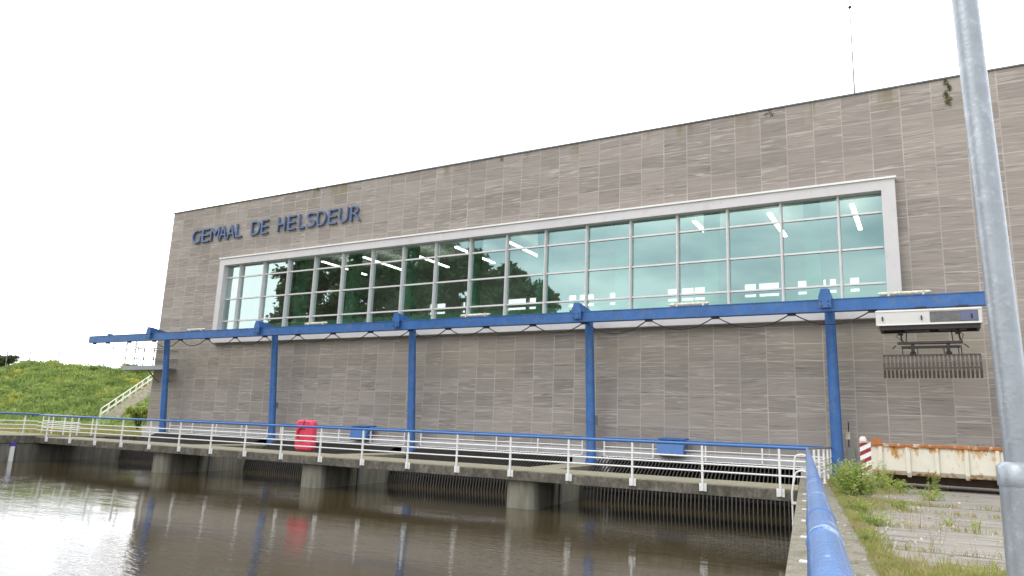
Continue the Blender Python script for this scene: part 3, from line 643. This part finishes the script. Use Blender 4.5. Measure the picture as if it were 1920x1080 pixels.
railing('railing', 'white railing with blue top pipe on the far left quay, turning off the bridge', [(xL(20.2) + .1, 20.2), (xL(12) + .0, 12), (xL(0), 0)], [(xL(y) - .0, y) for y in (19.6, 17.5, 15.4, 13.3, 11)], .05, zb=.04)
railing('railing', 'white railing at the landward end of the footbridge beside the sandy path', [(-39.6, 23.0), (-45.5, 24.2)], [(-39.9, 23.05), (-40.2, 24.0), (-42., 23.5), (-43.9, 23.9), (-45.5, 24.2)], .0, rt=.03, matp='white')

# ------------------------------------------------------------------ smaller objects on bridge and wall
# lifebuoy case
lc = thing('lifebuoy_case', 'pinkish red moulded plastic lifebuoy case standing behind the bridge railing', 'lifebuoy case', (-22.75, 22.7, 0))
def rrect(w_, h_, r_, n=5):
    o = []
    for cx, cz, a0 in ((w_ - r_, h_ - r_, 0), (-w_ + r_, h_ - r_, 90), (-w_ + r_, -h_ + r_, 180), (w_ - r_, -h_ + r_, 270)):
        for k in range(n + 1): t = R_(a0 + 90 * k / n); o.append((cx + r_ * math.cos(t), cz + r_ * math.sin(t)))
    return o
def plump(cx, cz, w_, h_, r_, yf, yb, name, mt, par):
    m_ = MB(); rings = [(0, yb), (0, yf + .07), (.02, yf + .03), (.06, yf)]
    vs = []; n = None
    for ins, y in rings:
        pr = rrect(w_ - ins, h_ - ins, r_); n = len(pr)
        vs += [(cx + p[0], y, cz + p[1]) for p in pr]
    fs = [[i * n + j, i * n + (j + 1) % n, (i + 1) * n + (j + 1) % n, (i + 1) * n + j] for i in range(3) for j in range(n)]
    m_.add(vs, fs, True); m_.add(vs[:n], [list(range(n))]); m_.add(vs[-n:], [list(range(n))[::-1]])
    return m_.build(name, mt, par)
shell = plump(-22.75, .68, .48, .62, .16, 22.50, 22.78, 'shell', M['red'], lc)
m_ = MB(); m_.tube([(-22.81 + .23 * math.cos(R_(a_)), 22.478, .72 + .26 * math.sin(R_(a_))) for a_ in range(60, 310, 12)], .036, 8); m_.build('ring_emboss', M['redpaint'], shell)
MB().bar((-22.77, 22.49, 1.0), (-22.73, 22.49, 1.28), .05, .02).build('seam', M['redpaint'], shell)
MB().box(-22.95, -22.55, 22.485, 22.499, .11, .13).build('latch', M['redpaint'], shell)
for x in (-23.1, -22.4): MB().box(x - .03, x + .03, 22.79, 22.85, 0, 1.1).build('support_leg', M['greysteel'], lc)
# blue cabinets
bc = thing('wall_cabinet', 'blue metal hooded cabinet at the wall foot, right of the fourth blue post', 'cabinet', (-8.85, 28.4, .45), 'blue cabinets fixed to the wall foot')
MB().prism([(28.39, .50), (27.95, .50), (28.1, 1.08), (28.39, 1.08)], 0, -9.4, -8.35).build('body', M['farpipe'], bc, bevel=.01)
MB().prism([(28.69, 1.085), (28.03, 1.085), (28.03, 1.13), (28.69, 1.18)], 0, -9.36, -8.33).build('hood', M['blue'], bc)
MB().box(-9.3, -8.45, 27.99, 28.38, .46, .498).build('bottom_tray', M['dark'], bc)
c = copy_tree(bc); c.location.x = -24.6; c['label'] = 'blue metal hooded cabinet at the wall foot, just right of the red lifebuoy case'
# ladder
ld = thing('quay_ladder', 'white steel ladder with two looped handholds on the quay corner', 'ladder', (-3.3, 19.6, 0))
for y in (19.75, 19.3):
    xq = xR(y) - .13
    m_ = MB(); pts = [(xq, y, -2.0), (xq, y, .0), (xq + .02, y, .12)]
    for a_ in range(0, 181, 20): pts.append((xq + .24 - .16 * math.cos(R_(a_)), y, (.78 if y > 19.5 else .40) + .12 * math.sin(R_(a_))))
    pts.append((xq + .44, y, .0))
    m_.tube(pts, .021, 10); m_.build('stile', M['white'], ld)
for z in np.arange(-1.9, -.1, .3):
    MB().tube([(xR(19.75) - .13, 19.75, z), (xR(19.3) - .13, 19.3, z)], .014, 8).build('rung', M['galv'], ld)
for z in (-.25, -.75): MB().box(xR(19.3) - .15, xR(19.3) + .03, 19.27, 19.33, z - .03, z + .03).build('bracket', M['white'], ld)
# gauge
gg = thing('gauge_board', 'narrow white board with a purple top on the far left quay wall', 'gauge board', (xL(19.2) + .01, 19.2, -1.2))
MB().box(xL(19.2) - .04, xL(19.2) + .05, 19.12, 19.30, -1.4, -.46).build('board', M['white'], gg)
MB().box(xL(19.2) - .04, xL(19.2) + .055, 19.08, 19.34, -.458, -.28).build('board_top', M['purple'], gg)
# small grey cabinet by the right post
kc = thing('cable_cabinet', 'narrow grey-green cabinet with a thin dark pole behind the rightmost blue post', 'cabinet', (-2.55, 28.3, 0))
MB().box(-2.62, -2.38, 28.15, 28.38, .0, 1.08).build('body', M['cablegrey'], kc, bevel=.01)
MB().tube([(-2.58, 28.3, 1.09), (-2.56, 28.32, 1.95)], .02, 6).build('pole', M['dark'], kc)
MB().box(-2.66, -2.52, 28.2, 28.34, 1.36, 1.62).build('sensor', M['stone'], kc)
# platform at the left corner
pf = thing('steel_platform', 'grey steel service platform with pipe guardrails hung on the left building corner', 'platform', (-42, 28.2, 4.05))
MB().box(-44.1, -40.1, 27.75, 28.65, 4.0, 4.12).build('floor_grating', M['greysteel'], pf)
MB().box(-44.1, -40.1, 27.7, 27.74, 4.0, 4.25).build('toe_board', M['galv'], pf)
for x in (-44.05, -43.1, -42.2, -41.2, -40.15):
    MB().tube([(x, 27.78, 4.12), (x, 27.78, 5.85 if x < -43 else 5.35)], .035, 6).build('guard_post', M['greysteel'], pf)
for y in (27.78, 28.6):
    for z in (4.72, 5.3):
        MB().tube([(-44.05, y, z), (-40.15, y, z)], .032, 6).build('guard_rail', M['greysteel'], pf)
for x in (-41.8, -40.6): MB().bar((x, 28.69, 3.3), (x, 27.9, 4.0), .06, .06).build('bracket', M['greysteel'], pf)
MB().box(-44.1, -43.98, 28.6, 28.72, 0, 5.8).build('support_column', M['greysteel'], pf) if False else None

# ------------------------------------------------------------------ right yard
# container
ang = R_(-4); cx0, cy0 = -1.75, 24.55
def rot(p): 
    return (cx0 + p[0] * math.cos(ang) - p[1] * math.sin(ang), cy0 + p[0] * math.sin(ang) + p[1] * math.cos(ang), p[2])
class RB(MB):
    def add(s, vs, fs, smooth=False, mi=0): return MB.add(s, [rot(v) for v in vs], fs, smooth, mi)
ct = thing('skip_container', 'low cream roll-off container with rusty rim and ribs in front of the stone wall', 'container', (cx0, cy0, 0))
Lc, Wc, z0, z1 = 5.6, 2.3, .38, 1.17
m_ = RB()
prof = [(0.1, z0), (0, z0 + .12), (0, z1), (.06, z1), (.06, z0 + .14), (.14, z0 + .06), (Wc - .14, z0 + .06), (Wc - .06, z0 + .14), (Wc - .06, z1), (Wc, z1), (Wc, z0 + .12), (Wc - .1, z0)]
m_.prism(prof, 0, 0, Lc); m_.box(-.004, .05, .07, Wc - .07, z0 + .08, z1 - .01); m_.box(Lc - .05, Lc + .004, .07, Wc - .07, z0 + .08, z1 - .01); m_.build('body', M['cream'], ct)
m_ = RB(); m_.box(-.05, Lc + .05, -.055, .075, z1 + .001, z1 + .10); m_.box(-.05, Lc + .05, Wc - .075, Wc + .05, z1 + .001, z1 + .10); m_.box(-.06, .06, .08, Wc - .08, z1, z1 + .09); m_.build('rim', M['rust'], ct, bevel=.02)
for k in range(8):
    x = .36 + k * .72
    m_ = RB(); m_.prism([(-.075, z1 - .001), (-.003, z1 - .001), (-.003, z0 + .13), (.08, z0 - .02), (.0, z0 - .05), (-.07, z0 + .08)], 0, x - .055, x + .055); m_.build('rib', M['cream'], ct, bevel=.012)
m_ = RB(); m_.box(.1, Lc, .5, .62, .14, z0 - .004); m_.box(.1, Lc, Wc - .62, Wc - .5, .14, z0 - .004)
for k in range(7): m_.box(.3 + k * .8, .42 + k * .8, .62, Wc - .62, .22, z0 - .004)
m_.build('skid', M['rustdark'], ct)
for y in (.5, Wc - .62):
    for x in (.4, Lc - .4):
        m_ = RB(); m_.tube([(x, y - .12, .10), (x, y + .12, .10)], .10, 14); m_.build('roller', M['rustdark'], ct)
m_ = RB(); m_.tube([(-.02, .1, 1.25), (-.16, .1, 1.2), (-.2, .1, 1.05), (-.12, .1, .95), (-.02, .1, 1.0)], .035, 8); m_.tube([(-.02, .1, .8), (-.14, .1, .78), (-.05, .1, .6)], .03, 8); m_.box(.15, .4, -.03, .05, z1 + .10, z1 + .24)
m_.build('hook', M['rust'], ct)
m_ = RB(); m_.box(.3, Lc - .3, .15, Wc - .15, 1.05, 1.08)
dp = thing('debris_pile', 'brown plant debris heaped just above the container rim at its right end', 'debris', rot((3.4, 1.0, 1.1)))
V = []; F = []
for k in range(500):
    c = rng.normal((3.6, 1.0, 1.12), (.7, .4, .10)); c[2] = min(c[2], 1.45 - abs(c[0] - 3.6) * .12); d = rng.normal(size=3); d[2] *= .3; d /= np.linalg.norm(d); e_ = np.cross(d, (0, 0, 1)) * .015
    l_ = rng.uniform(.04, .12); b0 = len(V)
    V += [rot(c - d * l_ - e_), rot(c + d * l_ - e_), rot(c + d * l_ + e_), rot(c - d * l_ + e_)]; F.append([b0, b0 + 1, b0 + 2, b0 + 3])
o_ = soup('twigs', V, F, M['debris'], dp)
# beacon board
bx, by = -1.65, 22.6
bn = thing('hazard_beacon', 'red and white striped upright warning board beside the container end', 'beacon', (bx, by, 0))
brd = MB().box(bx - .14, bx + .14, by, by + .03, .38, 1.28).build('board', M['white'], bn, bevel=.01)
for k in range(4):
    za = .44 + k * .235
    z_ = [(bx - .138, za - .02), (bx + .138, za + .13), (bx + .138, za + .24), (bx - .138, za + .09)]
    z_ = [(p[0], min(p[1], 1.278)) for p in z_]
    MB().add([(p[0], by - .003, p[1]) for p in z_], [[0, 1, 2, 3]]).build('stripe', M['redpaint'], brd)
m_ = MB(); m_.tube([(bx - .05, by + .015, 1.28), (bx - .05, by + .015, 1.36), (bx - .05, by + .015, 1.42)], [.09, .095, .05], 14); m_.build('lamp', mat('pale_pink_lens', (.78, .66, .6), .3), bn)
MB().box(bx - .03, bx + .03, by + .032, by + .07, .0, 1.1).build('stake', M['rust'], bn)
MB().box(bx - .22, bx + .22, by - .12, by + .24, .0, .09).build('foot', M['rustdark'], bn)

# near pole
lp = thing('metal_pole', 'tall galvanised steel pole with a wider base section close to the camera at the right', 'pole', (.39, 4.64, 0))
MB().tube([(.381, 4.64, 1.14), (.285, 4.64, 5.2), (.195, 4.64, 9)], [.0715, .063, .05], 40).build('shaft', M['galv'], lp)
MB().tube([(.375, 4.64, 0), (.375, 4.64, .98), (.375, 4.64, 1.1)], [.098, .096, .098], 40).build('base_section', M['galv'], lp)
MB().tube([(.373, 4.64, 1.02), (.373, 4.64, 1.03), (.373, 4.64, 1.12), (.373, 4.64, 1.142)], [.098, .101, .101, .073], 40).build('collar', M['galv'], lp)

# ------------------------------------------------------------------ vegetation
def blades(pts, h0, h1, w0, per=5, spread=.12, lean=.4, rgen=rng):
    pts = np.asarray(pts, float); n = len(pts) * per
    p = np.repeat(pts, per, 0) + np.c_[rgen.normal(0, spread, (n, 2)), np.zeros(n)]
    az = rgen.uniform(0, 2 * np.pi, n); h = rgen.uniform(h0, h1, n); ln = rgen.uniform(.1, lean, n) * h
    d = np.c_[np.cos(az), np.sin(az), np.zeros(n)]; az2 = rgen.uniform(0, 2 * np.pi, n); s = np.c_[np.cos(az2), np.sin(az2), np.zeros(n)] * (w0 * rgen.uniform(.6, 1.3, n))[:, None]
    mid = p + d * (ln * .35)[:, None] + np.c_[np.zeros((n, 2)), h * .6]; tip = p + d * ln[:, None] + np.c_[np.zeros((n, 2)), h]
    V = np.stack([p - s * .5, p + s * .5, mid + s * .45, mid - s * .45, tip], 1).reshape(-1, 3)
    b = np.arange(n)[:, None] * 5
    F = np.concatenate([b + np.array([[0, 1, 2, 3]]), b + np.array([[3, 2, 4, 4]])])
    T = np.concatenate([b + np.array([[0, 1, 2]]), b + np.array([[0, 2, 3]]), b + np.array([[3, 2, 4]])])
    return V, T
def leafcloud(cs, rs, n, size, rgen=rng, shell=.55):
    """leaf quads spread through the volume of several blobs"""
    cs = np.asarray(cs, float); rs = np.asarray(rs, float); wgt = (rs.prod(1)) ** .75; wgt /= wgt.sum()
    k = rgen.choice(len(cs), n, p=wgt); d = rgen.normal(size=(n, 3)); d /= np.linalg.norm(d, axis=1)[:, None]
    r = rgen.uniform(shell, 1.0, n) ** .8 * (1 + .12 * rgen.normal(size=n)); p = cs[k] + d * rs[k] * r[:, None]
    a = rgen.normal(size=(n, 3)); a /= np.linalg.norm(a, axis=1)[:, None]; b = np.cross(a, rgen.normal(size=(n, 3))); b /= np.linalg.norm(b, axis=1)[:, None]
    s = (size * rgen.uniform(.5, 1.3, n))[:, None]
    V = np.stack([p - a * s, p + b * s * .45, p + a * s, p - b * s * .45], 1).reshape(-1, 3); F = np.arange(n)[:, None] * 4 + np.array([[0, 1, 2, 3]])
    return V, F
# dike
T0 = np.array((-73.57, 35.43)); tv = np.array((.870, .494)); nv = np.array((-.494, .870))
def dike_h(t, s):
    s = np.asarray(s, float); base = np.interp(s, [-30, -1.5, 0, 18, 24, 60], [.0, .02, .25, 6.4, 6.5, 6.5])
    b = .22 * np.sin(t * .31 + s * .23) + .14 * np.sin(t * .9 - s * .5) + .10 * np.sin(t * 2.1 + 1.3 * s)
    return base + b * np.clip(s / 4, 0, 1)
tt = np.arange(-80, 60, .8); ss = np.r_[np.arange(-4, 26, .8), 30, 45, 60]
TT, SS = np.meshgrid(tt, ss, indexing='ij'); PXY = T0 + TT[..., None] * tv + SS[..., None] * nv
V = np.concatenate([PXY, (dike_h(TT, SS) - .02)[..., None]], -1).reshape(-1, 3); a_, b_ = TT.shape
idx = np.arange(a_ * b_).reshape(a_, b_); F = np.stack([idx[:-1, :-1], idx[1:, :-1], idx[1:, 1:], idx[:-1, 1:]], -1).reshape(-1, 4)
struct(soup('dike', V, F, M['dike']))
def dike_pts(n, t0, t1, s0, s1):
    t = rng.uniform(t0, t1, n); s = rng.uniform(s0, s1, n); xy = T0 + t[:, None] * tv + s[:, None] * nv
    return np.c_[xy, dike_h(t, s) - .03]
def ray(x, y): return _R @ np.array([x - 960, y - 540, 1363.])
C0 = np.array((0, 0, 1.2))
def on_dike(x, y):
    d = ray(x, y) / 1363; best = None
    for D_ in np.arange(50, 110, .05):
        p = C0 + d * D_; q_ = p[:2] - T0; s = q_ @ nv; t = q_ @ tv
        if p[2] <= dike_h(t, s): return p
    return p
def off_stairs(P, d=1.3):
    a = SA[:2]; b = SB[:2]; u = (b - a) / np.linalg.norm(b - a); q = P[:, :2] - a; s_ = q @ u; w_ = q @ np.array((u[1], -u[0]))
    return P[~((w_ > -.5) & (w_ < 1.9) & (s_ > -2) & (s_ < np.linalg.norm(b - a) + 2))]
SA, SB = on_dike(187, 786), on_dike(287, 716)
P = off_stairs(dike_pts(9000, -12, 32, -2, 21)); V1, F1 = blades(P, .15, .5, .13, per=5, spread=.3)
o_ = soup('dike_grass', V1, F1, M['dike']); setp(o_, 'rough tall grass and weeds covering the green dike slope', 'grass', None, 'stuff')
cs = off_stairs(dike_pts(900, -12, 30, .5, 20)); rs = np.c_[rng.uniform(.3, .9, (len(cs), 2)), rng.uniform(.15, .45, len(cs))]; cs[:, 2] += .25
V2, F2 = leafcloud(cs, rs, 60000, .13, shell=.3)
o_ = soup('dike_herbs', V2, F2, M['dike']); setp(o_, 'leafy herbs and bramble mounds growing over the dike slope', 'herbs', None, 'stuff')
# verge in front of the dike
nP = 5000; P = np.c_[rng.uniform(-66, -41, nP), rng.uniform(24, 42, nP), np.full(nP, -.03)]; P = P[(P[:, 0] < xL(P[:, 1]) - 1.5)]
V1, F1 = blades(P, .06, .28, .06, per=5, spread=.2)
o_ = soup('verge_grass', V1, F1, M['short']); setp(o_, 'short yellowish grass on the flat verge between left quay and dike', 'grass', None, 'stuff')

A, Bp = SA, SB
st = thing('dike_stairs', 'pale stone steps with a white wooden handrail climbing the dike behind the building corner', 'stairs', tuple(A))
dirv = (Bp - A); nst = 24; side = np.cross(dirv / np.linalg.norm(dirv), (0, 0, 1)); side /= np.linalg.norm(side); hd = dirv.copy(); hd[2] = 0; hd /= np.linalg.norm(hd)
m_ = MB()
for k in range(nst):
    p = A + dirv * (k + .5) / nst; z = p[2] + .35; a_ = p + side * .25; b_ = p + side * 1.5; h_ = hd * .22
    q4 = [a_ - h_, b_ - h_, b_ + h_, a_ + h_]; m_.hexa([(v[0], v[1]) for v in q4], z - .6, z)
m_.build('steps', M['stone'], st)
for k in range(9):
    p = A + dirv * k / 8
    MB().bar((p[0], p[1], p[2] - .1), (p[0], p[1], p[2] + 1.0), .12, .12, up=(0, 1, 0)).build('handrail_post', M['wood'], st)
for z in (.45, .98):
    MB().bar(tuple(A + (0, 0, z)), tuple(Bp + (0, 0, z)), .06, .14 if z < .8 else .07).build('handrail', M['wood'], st)
# crest fence
fp = []
for x in (-40, 10, 53, 108, 160, 208, 255):
    p = C0 + ray(x, 686) / 1363 * 84; fp.append(p)
fe = thing('crest_fence', 'row of thin tall posts with fine wires along the top of the dike', 'fence', tuple(fp[2]))
for p in fp: MB().tube([(p[0], p[1], p[2] - .6), (p[0], p[1], p[2] + 2.2)], .055, 6).build('post', M['greysteel'], fe)
m_ = MB()
for a_, b_ in zip(fp[:-1], fp[1:]):
    for z in (2.1, 1.5): m_.tube([tuple(a_ + (0, 0, z)), tuple(b_ + (0, 0, z))], .014, 4, smooth=False)
m_.build('wire', M['greysteel'], fe)
# bushes on the crest
def bush(x, y, D_, rx, rz, n, label, name='bush', mt='tree', cat='bush'):
    p = C0 + ray(x, y) / 1363 * D_
    b = thing(name, label, cat, tuple(p))
    cs = p + rng.normal(size=(9, 3)) * np.array((rx * .45, rx * .35, rz * .3)); rs = np.full((9, 3), 1.) * np.array((rx * .5, rx * .5, rz * .45)) * rng.uniform(.7, 1.1, (9, 1))
    V, F = leafcloud(cs, rs, n, .16, shell=.2); soup('crown', V, F, M[mt], b)
    m_ = MB()
    for k in range(5):
        a_ = R_(72 * k); m_.tube([(p[0], p[1], p[2] - rz - .8), (p[0] + rx * .3 * math.cos(a_), p[1] + rx * .3 * math.sin(a_), p[2] + rz * .2)], [.06, .02], 5)
    m_.build('stem', M['bark'], b)
bush(6, 674, 86, 2.0, .9, 5000, 'dark grey-green bush on the dike crest at the left edge')
bush(250, 688, 84, 1.7, .5, 1200, 'small green bush on the dike crest beside the service platform', mt='dike')
bush(172, 690, 84, .8, .45, 500, 'small low bush on the dike crest below the wires', mt='dike')
bush(262, 772, 58, 1.5, .8, 4000, 'rounded green shrub at the dike foot against the building corner', mt='weed', name='shrub', cat='shrub')

# weeds on the right yard
def weed(x, y, h, rad, n, label, seed, leaf=.05, group='weeds growing through the yard slabs'):
    r = np.random.default_rng(seed); b = thing('weed_clump', label, 'weed', (x, y, 0), group)
    sm = MB(); V = []; F = []
    for k in range(n):
        az = r.uniform(0, 6.28); hh = h * r.uniform(.45, 1.05); ln = rad * r.uniform(.2, 1.0); o = np.array((x + r.normal() * rad * .25, y + r.normal() * rad * .25, -.02))
        tip = o + np.array((math.cos(az) * ln, math.sin(az) * ln, hh)); mid = (o + tip) / 2 + np.array((-math.cos(az) * ln * .15, -math.sin(az) * ln * .15, hh * .08))
        sm.tube([tuple(o), tuple(mid), tuple(tip)], [.005, .004, .002], 4, caps=False)
        for j in range(int(12 + hh * 26)):
            t = r.uniform(.12, 1.0); p = (o * (1 - t) + mid * t) * (1 - t) + (mid * (1 - t) + tip * t) * t
            a_ = r.uniform(0, 6.28); d = np.array((math.cos(a_), math.sin(a_), r.uniform(-.1, .8))); d /= np.linalg.norm(d); e_ = np.cross(d, r.normal(size=3)); e_ /= np.linalg.norm(e_)
            L_ = leaf * r.uniform(.6, 1.5) * (1.15 - .5 * t); b0 = len(V)
            V += [p, p + d * L_ * .5 + e_ * L_ * .2, p + d * L_, p + d * L_ * .5 - e_ * L_ * .2]; F.append([b0, b0 + 1, b0 + 2, b0 + 3])
    sm.build('stems', M['weed'], b); soup('leaves', V, F, M['weed'], b)
def gp(x, y): 
    d = ray(x, y); k = -1.2 / d[2]; return d[0] * k, d[1] * k
for i, (x, y, h, rad, n, lf, lbl) in enumerate([
    (1605, 932, .85, .62, 95, .08, 'big bushy green weed clump beside the blue handrail, left of the striped board'),
    (1585, 915, .72, .42, 44, .07, 'tall thin weeds in front of the cable cabinet'),
    (1655, 921, .6, .42, 34, .07, 'yellow-green weed clump in front of the striped board'),
    (1663, 925, .95, .16, 9, .06, 'slender weed with one long leaning stem crossing the container side'),
    (1685, 925, .42, .22, 20, .07, 'bright leafy weed by the container skid'),
    (1752, 928, .62, .15, 12, .055, 'upright leafy weed in front of the middle of the container'),
    (1745, 938, .34, .4, 26, .05, 'low weed patch in front of the middle of the container'),
    (1612, 962, .32, .35, 34, .05, 'low leafy weeds along the coping in front of the big clump'),
    (1640, 985, .24, .36, 36, .045, 'low leafy weeds spilling from the coping onto the slabs'),
    (1632, 1020, .20, .22, 22, .035, 'small weeds at the coping joint nearer the camera'),
    (1776, 985, .16, .15, 12, .035, 'tiny weed in a slab joint in mid yard'),
    (1832, 1000, .30, .12, 8, .03, 'thin weed beside the base of the metal pole'),
    (1690, 955, .22, .35, 26, .045, 'flat weed patch in the slab joint below the container')]):
    X_, Y_ = gp(x, y); weed(X_, Y_, h, rad, n, lbl, 50 + i, lf)
# short grass in joints and along the coping
P = []
for k in range(1900):
    y = rng.uniform(5.5, 27.5); P.append((xI(y) + abs(rng.normal(0, .11)) + .0, y, 0))
for yj in rows[1:9]:
    for k in range(70): P.append((rng.uniform(xI(yj), xI(yj) + 3.2) if rng.random() < .7 else rng.uniform(xI(yj), 6), yj + rng.normal(0, .03), 0))
cl_ = [((-.05, 8.0), (.5, .55), 1500), ((.1, 6.4), (.4, .6), 1100), ((-1.9, 21.5), (.6, .6), 600), ((-1.3, 18.2), (.6, .2), 250), ((-1.3, 16.5), (.3, .5), 350)]
for (cx, cy), (sx, sy), n in cl_:
    q_ = rng.normal((cx, cy), (sx, sy), (n, 2)); q_ = q_[(q_[:, 0] > xI(q_[:, 1])) & (q_[:, 1] > 5.4)]; P += [(a_, b_, 0) for a_, b_ in q_]
V1, F1 = blades(P, .02, .11, .009, per=6, spread=.03, lean=.9)
o_ = soup('yard_grass', V1, F1, M['short']); setp(o_, 'sparse yellow-green grass and moss in the joints of the yard slabs', 'grass', None, 'stuff')
# parapet moss tufts
for (x, y, n, lbl) in ((1775, 178, 700, 'largest dark moss tuft hanging below the parapet near the pole'), (1443, 214, 160, 'small moss tuft below the parapet left of the antenna pole'), (940, 300, 120, 'tiny moss tuft below the parapet above the middle of the window'), (596, 357, 120, 'tiny moss tuft below the parapet above the letters')):
    d = ray(x, y); k = 28.66 / d[1]; p = C0 + d * k
    b = thing('moss_tuft', lbl, 'moss', (p[0], 28.68, p[2]), 'moss tufts under the parapet')
    h_ = .45 if n > 500 else .15
    cs = [(p[0] + rng.normal() * .07, 28.68, p[2] - h_ + 2 * h_ * k_ / 13 + .1) for k_ in range(14)]; rs = np.full((14, 3), .075) * (1, .5, 1.8)
    V, F = leafcloud(cs, rs, n, .025, shell=.1); soup('growth', V, F, M['moss'], b)

# trees on the bank behind the viewer, mirrored in the strip window
def tree(x, y, h, r, label, seed, n=46000):
    g_ = np.random.default_rng(seed); b = thing('broadleaf_tree', label, 'tree', (x, y, 0), 'trees mirrored in the strip window')
    cs = []; rs = []
    for k in range(64):
        f_ = g_.uniform(.03, 1); rad = r * math.sqrt(max(.05, 1 - (2 * abs(f_ - .55)) ** 2.2)) * g_.uniform(.2, .85); a_ = g_.uniform(0, 6.28)
        cs.append((x + rad * math.cos(a_), y + rad * math.sin(a_), h * f_ - 1)); rs.append([g_.uniform(.18, .42) * r] * 2 + [g_.uniform(.16, .34) * r])
    V, F = leafcloud(cs, rs, n, .34, g_, shell=.2); soup('crown', V, F, M['tree'], b)
    m_ = MB(); m_.tube([(x, y, -.1), (x + .1, y, h * .35), (x, y + .2, h * .8)], [.45, .32, .08], 10)
    for k in range(7):
        a_ = g_.uniform(0, 6.28); z = h * g_.uniform(.2, .6); m_.tube([(x, y, z), (x + math.cos(a_) * r * .6, y + math.sin(a_) * r * .6, z + h * .18)], [.16, .04], 6)
    m_.build('trunk', M['bark'], b)
TL = ['tallest leftmost tree mirrored in the window', 'tall tree mirrored second from the left in the window', 'tall tree mirrored third from the left in the window', 'tall tree mirrored in the middle of the dark window part',
      'tree mirrored right of the middle of the dark part', 'lower tree mirrored where the dark part steps down', 'lowest rightmost tree mirrored at the edge of the bright glass']
# virtual positions: mirrored about the glass plane
for i, (x, h, r) in enumerate(((-70.5, 25, 5.8), (-64, 26, 6.5), (-57.5, 25, 6.3), (-51.5, 25, 5.6), (-46, 22.5, 4.6), (-40.5, 19.8, 4.0), (-36.2, 17.3, 3.6), (-33.0, 14.5, 2.2))):
    tree(x, -10 - (i % 2) * 1.5, h, r, TL[min(i, 6)] if i < 7 else 'small pointed tree mirrored just beyond the rightmost big one', 90 + i)

# loose stones, chips and dead stems on the slabs
V = []; F = []
for k in range(900):
    y = rng.uniform(5.5, 24); x = xI(y) + abs(rng.normal(0, 1.3)) - (.5 if rng.random() < .25 else 0); s_ = rng.uniform(.004, .018)
    d = rng.normal(size=(4, 3)) * s_ * .7; c = np.array((x, y, .014 + s_ * .4)); b0 = len(V)
    V += list(c + d + np.array([[s_, 0, 0], [-s_, s_, 0], [-s_, -s_, 0], [0, 0, s_]])); F += [[b0, b0 + 1, b0 + 2], [b0, b0 + 1, b0 + 3], [b0 + 1, b0 + 2, b0 + 3], [b0 + 2, b0, b0 + 3]]
o_ = soup('gravel', V, F, M['stone']); setp(o_, 'loose stone chips scattered over the yard slabs and coping', 'gravel', None, 'stuff')
V1, F1 = blades([(xI(y_) + .1 + abs(rng.normal(0, .9)), y_, 0) for y_ in rng.uniform(6, 22, 110)], .08, .45, .006, per=3, spread=.03, lean=.8)
o_ = soup('dry_stems', V1, F1, M['dry']); setp(o_, 'thin dry brown grass stems standing in the slab joints', 'dry grass', None, 'stuff')
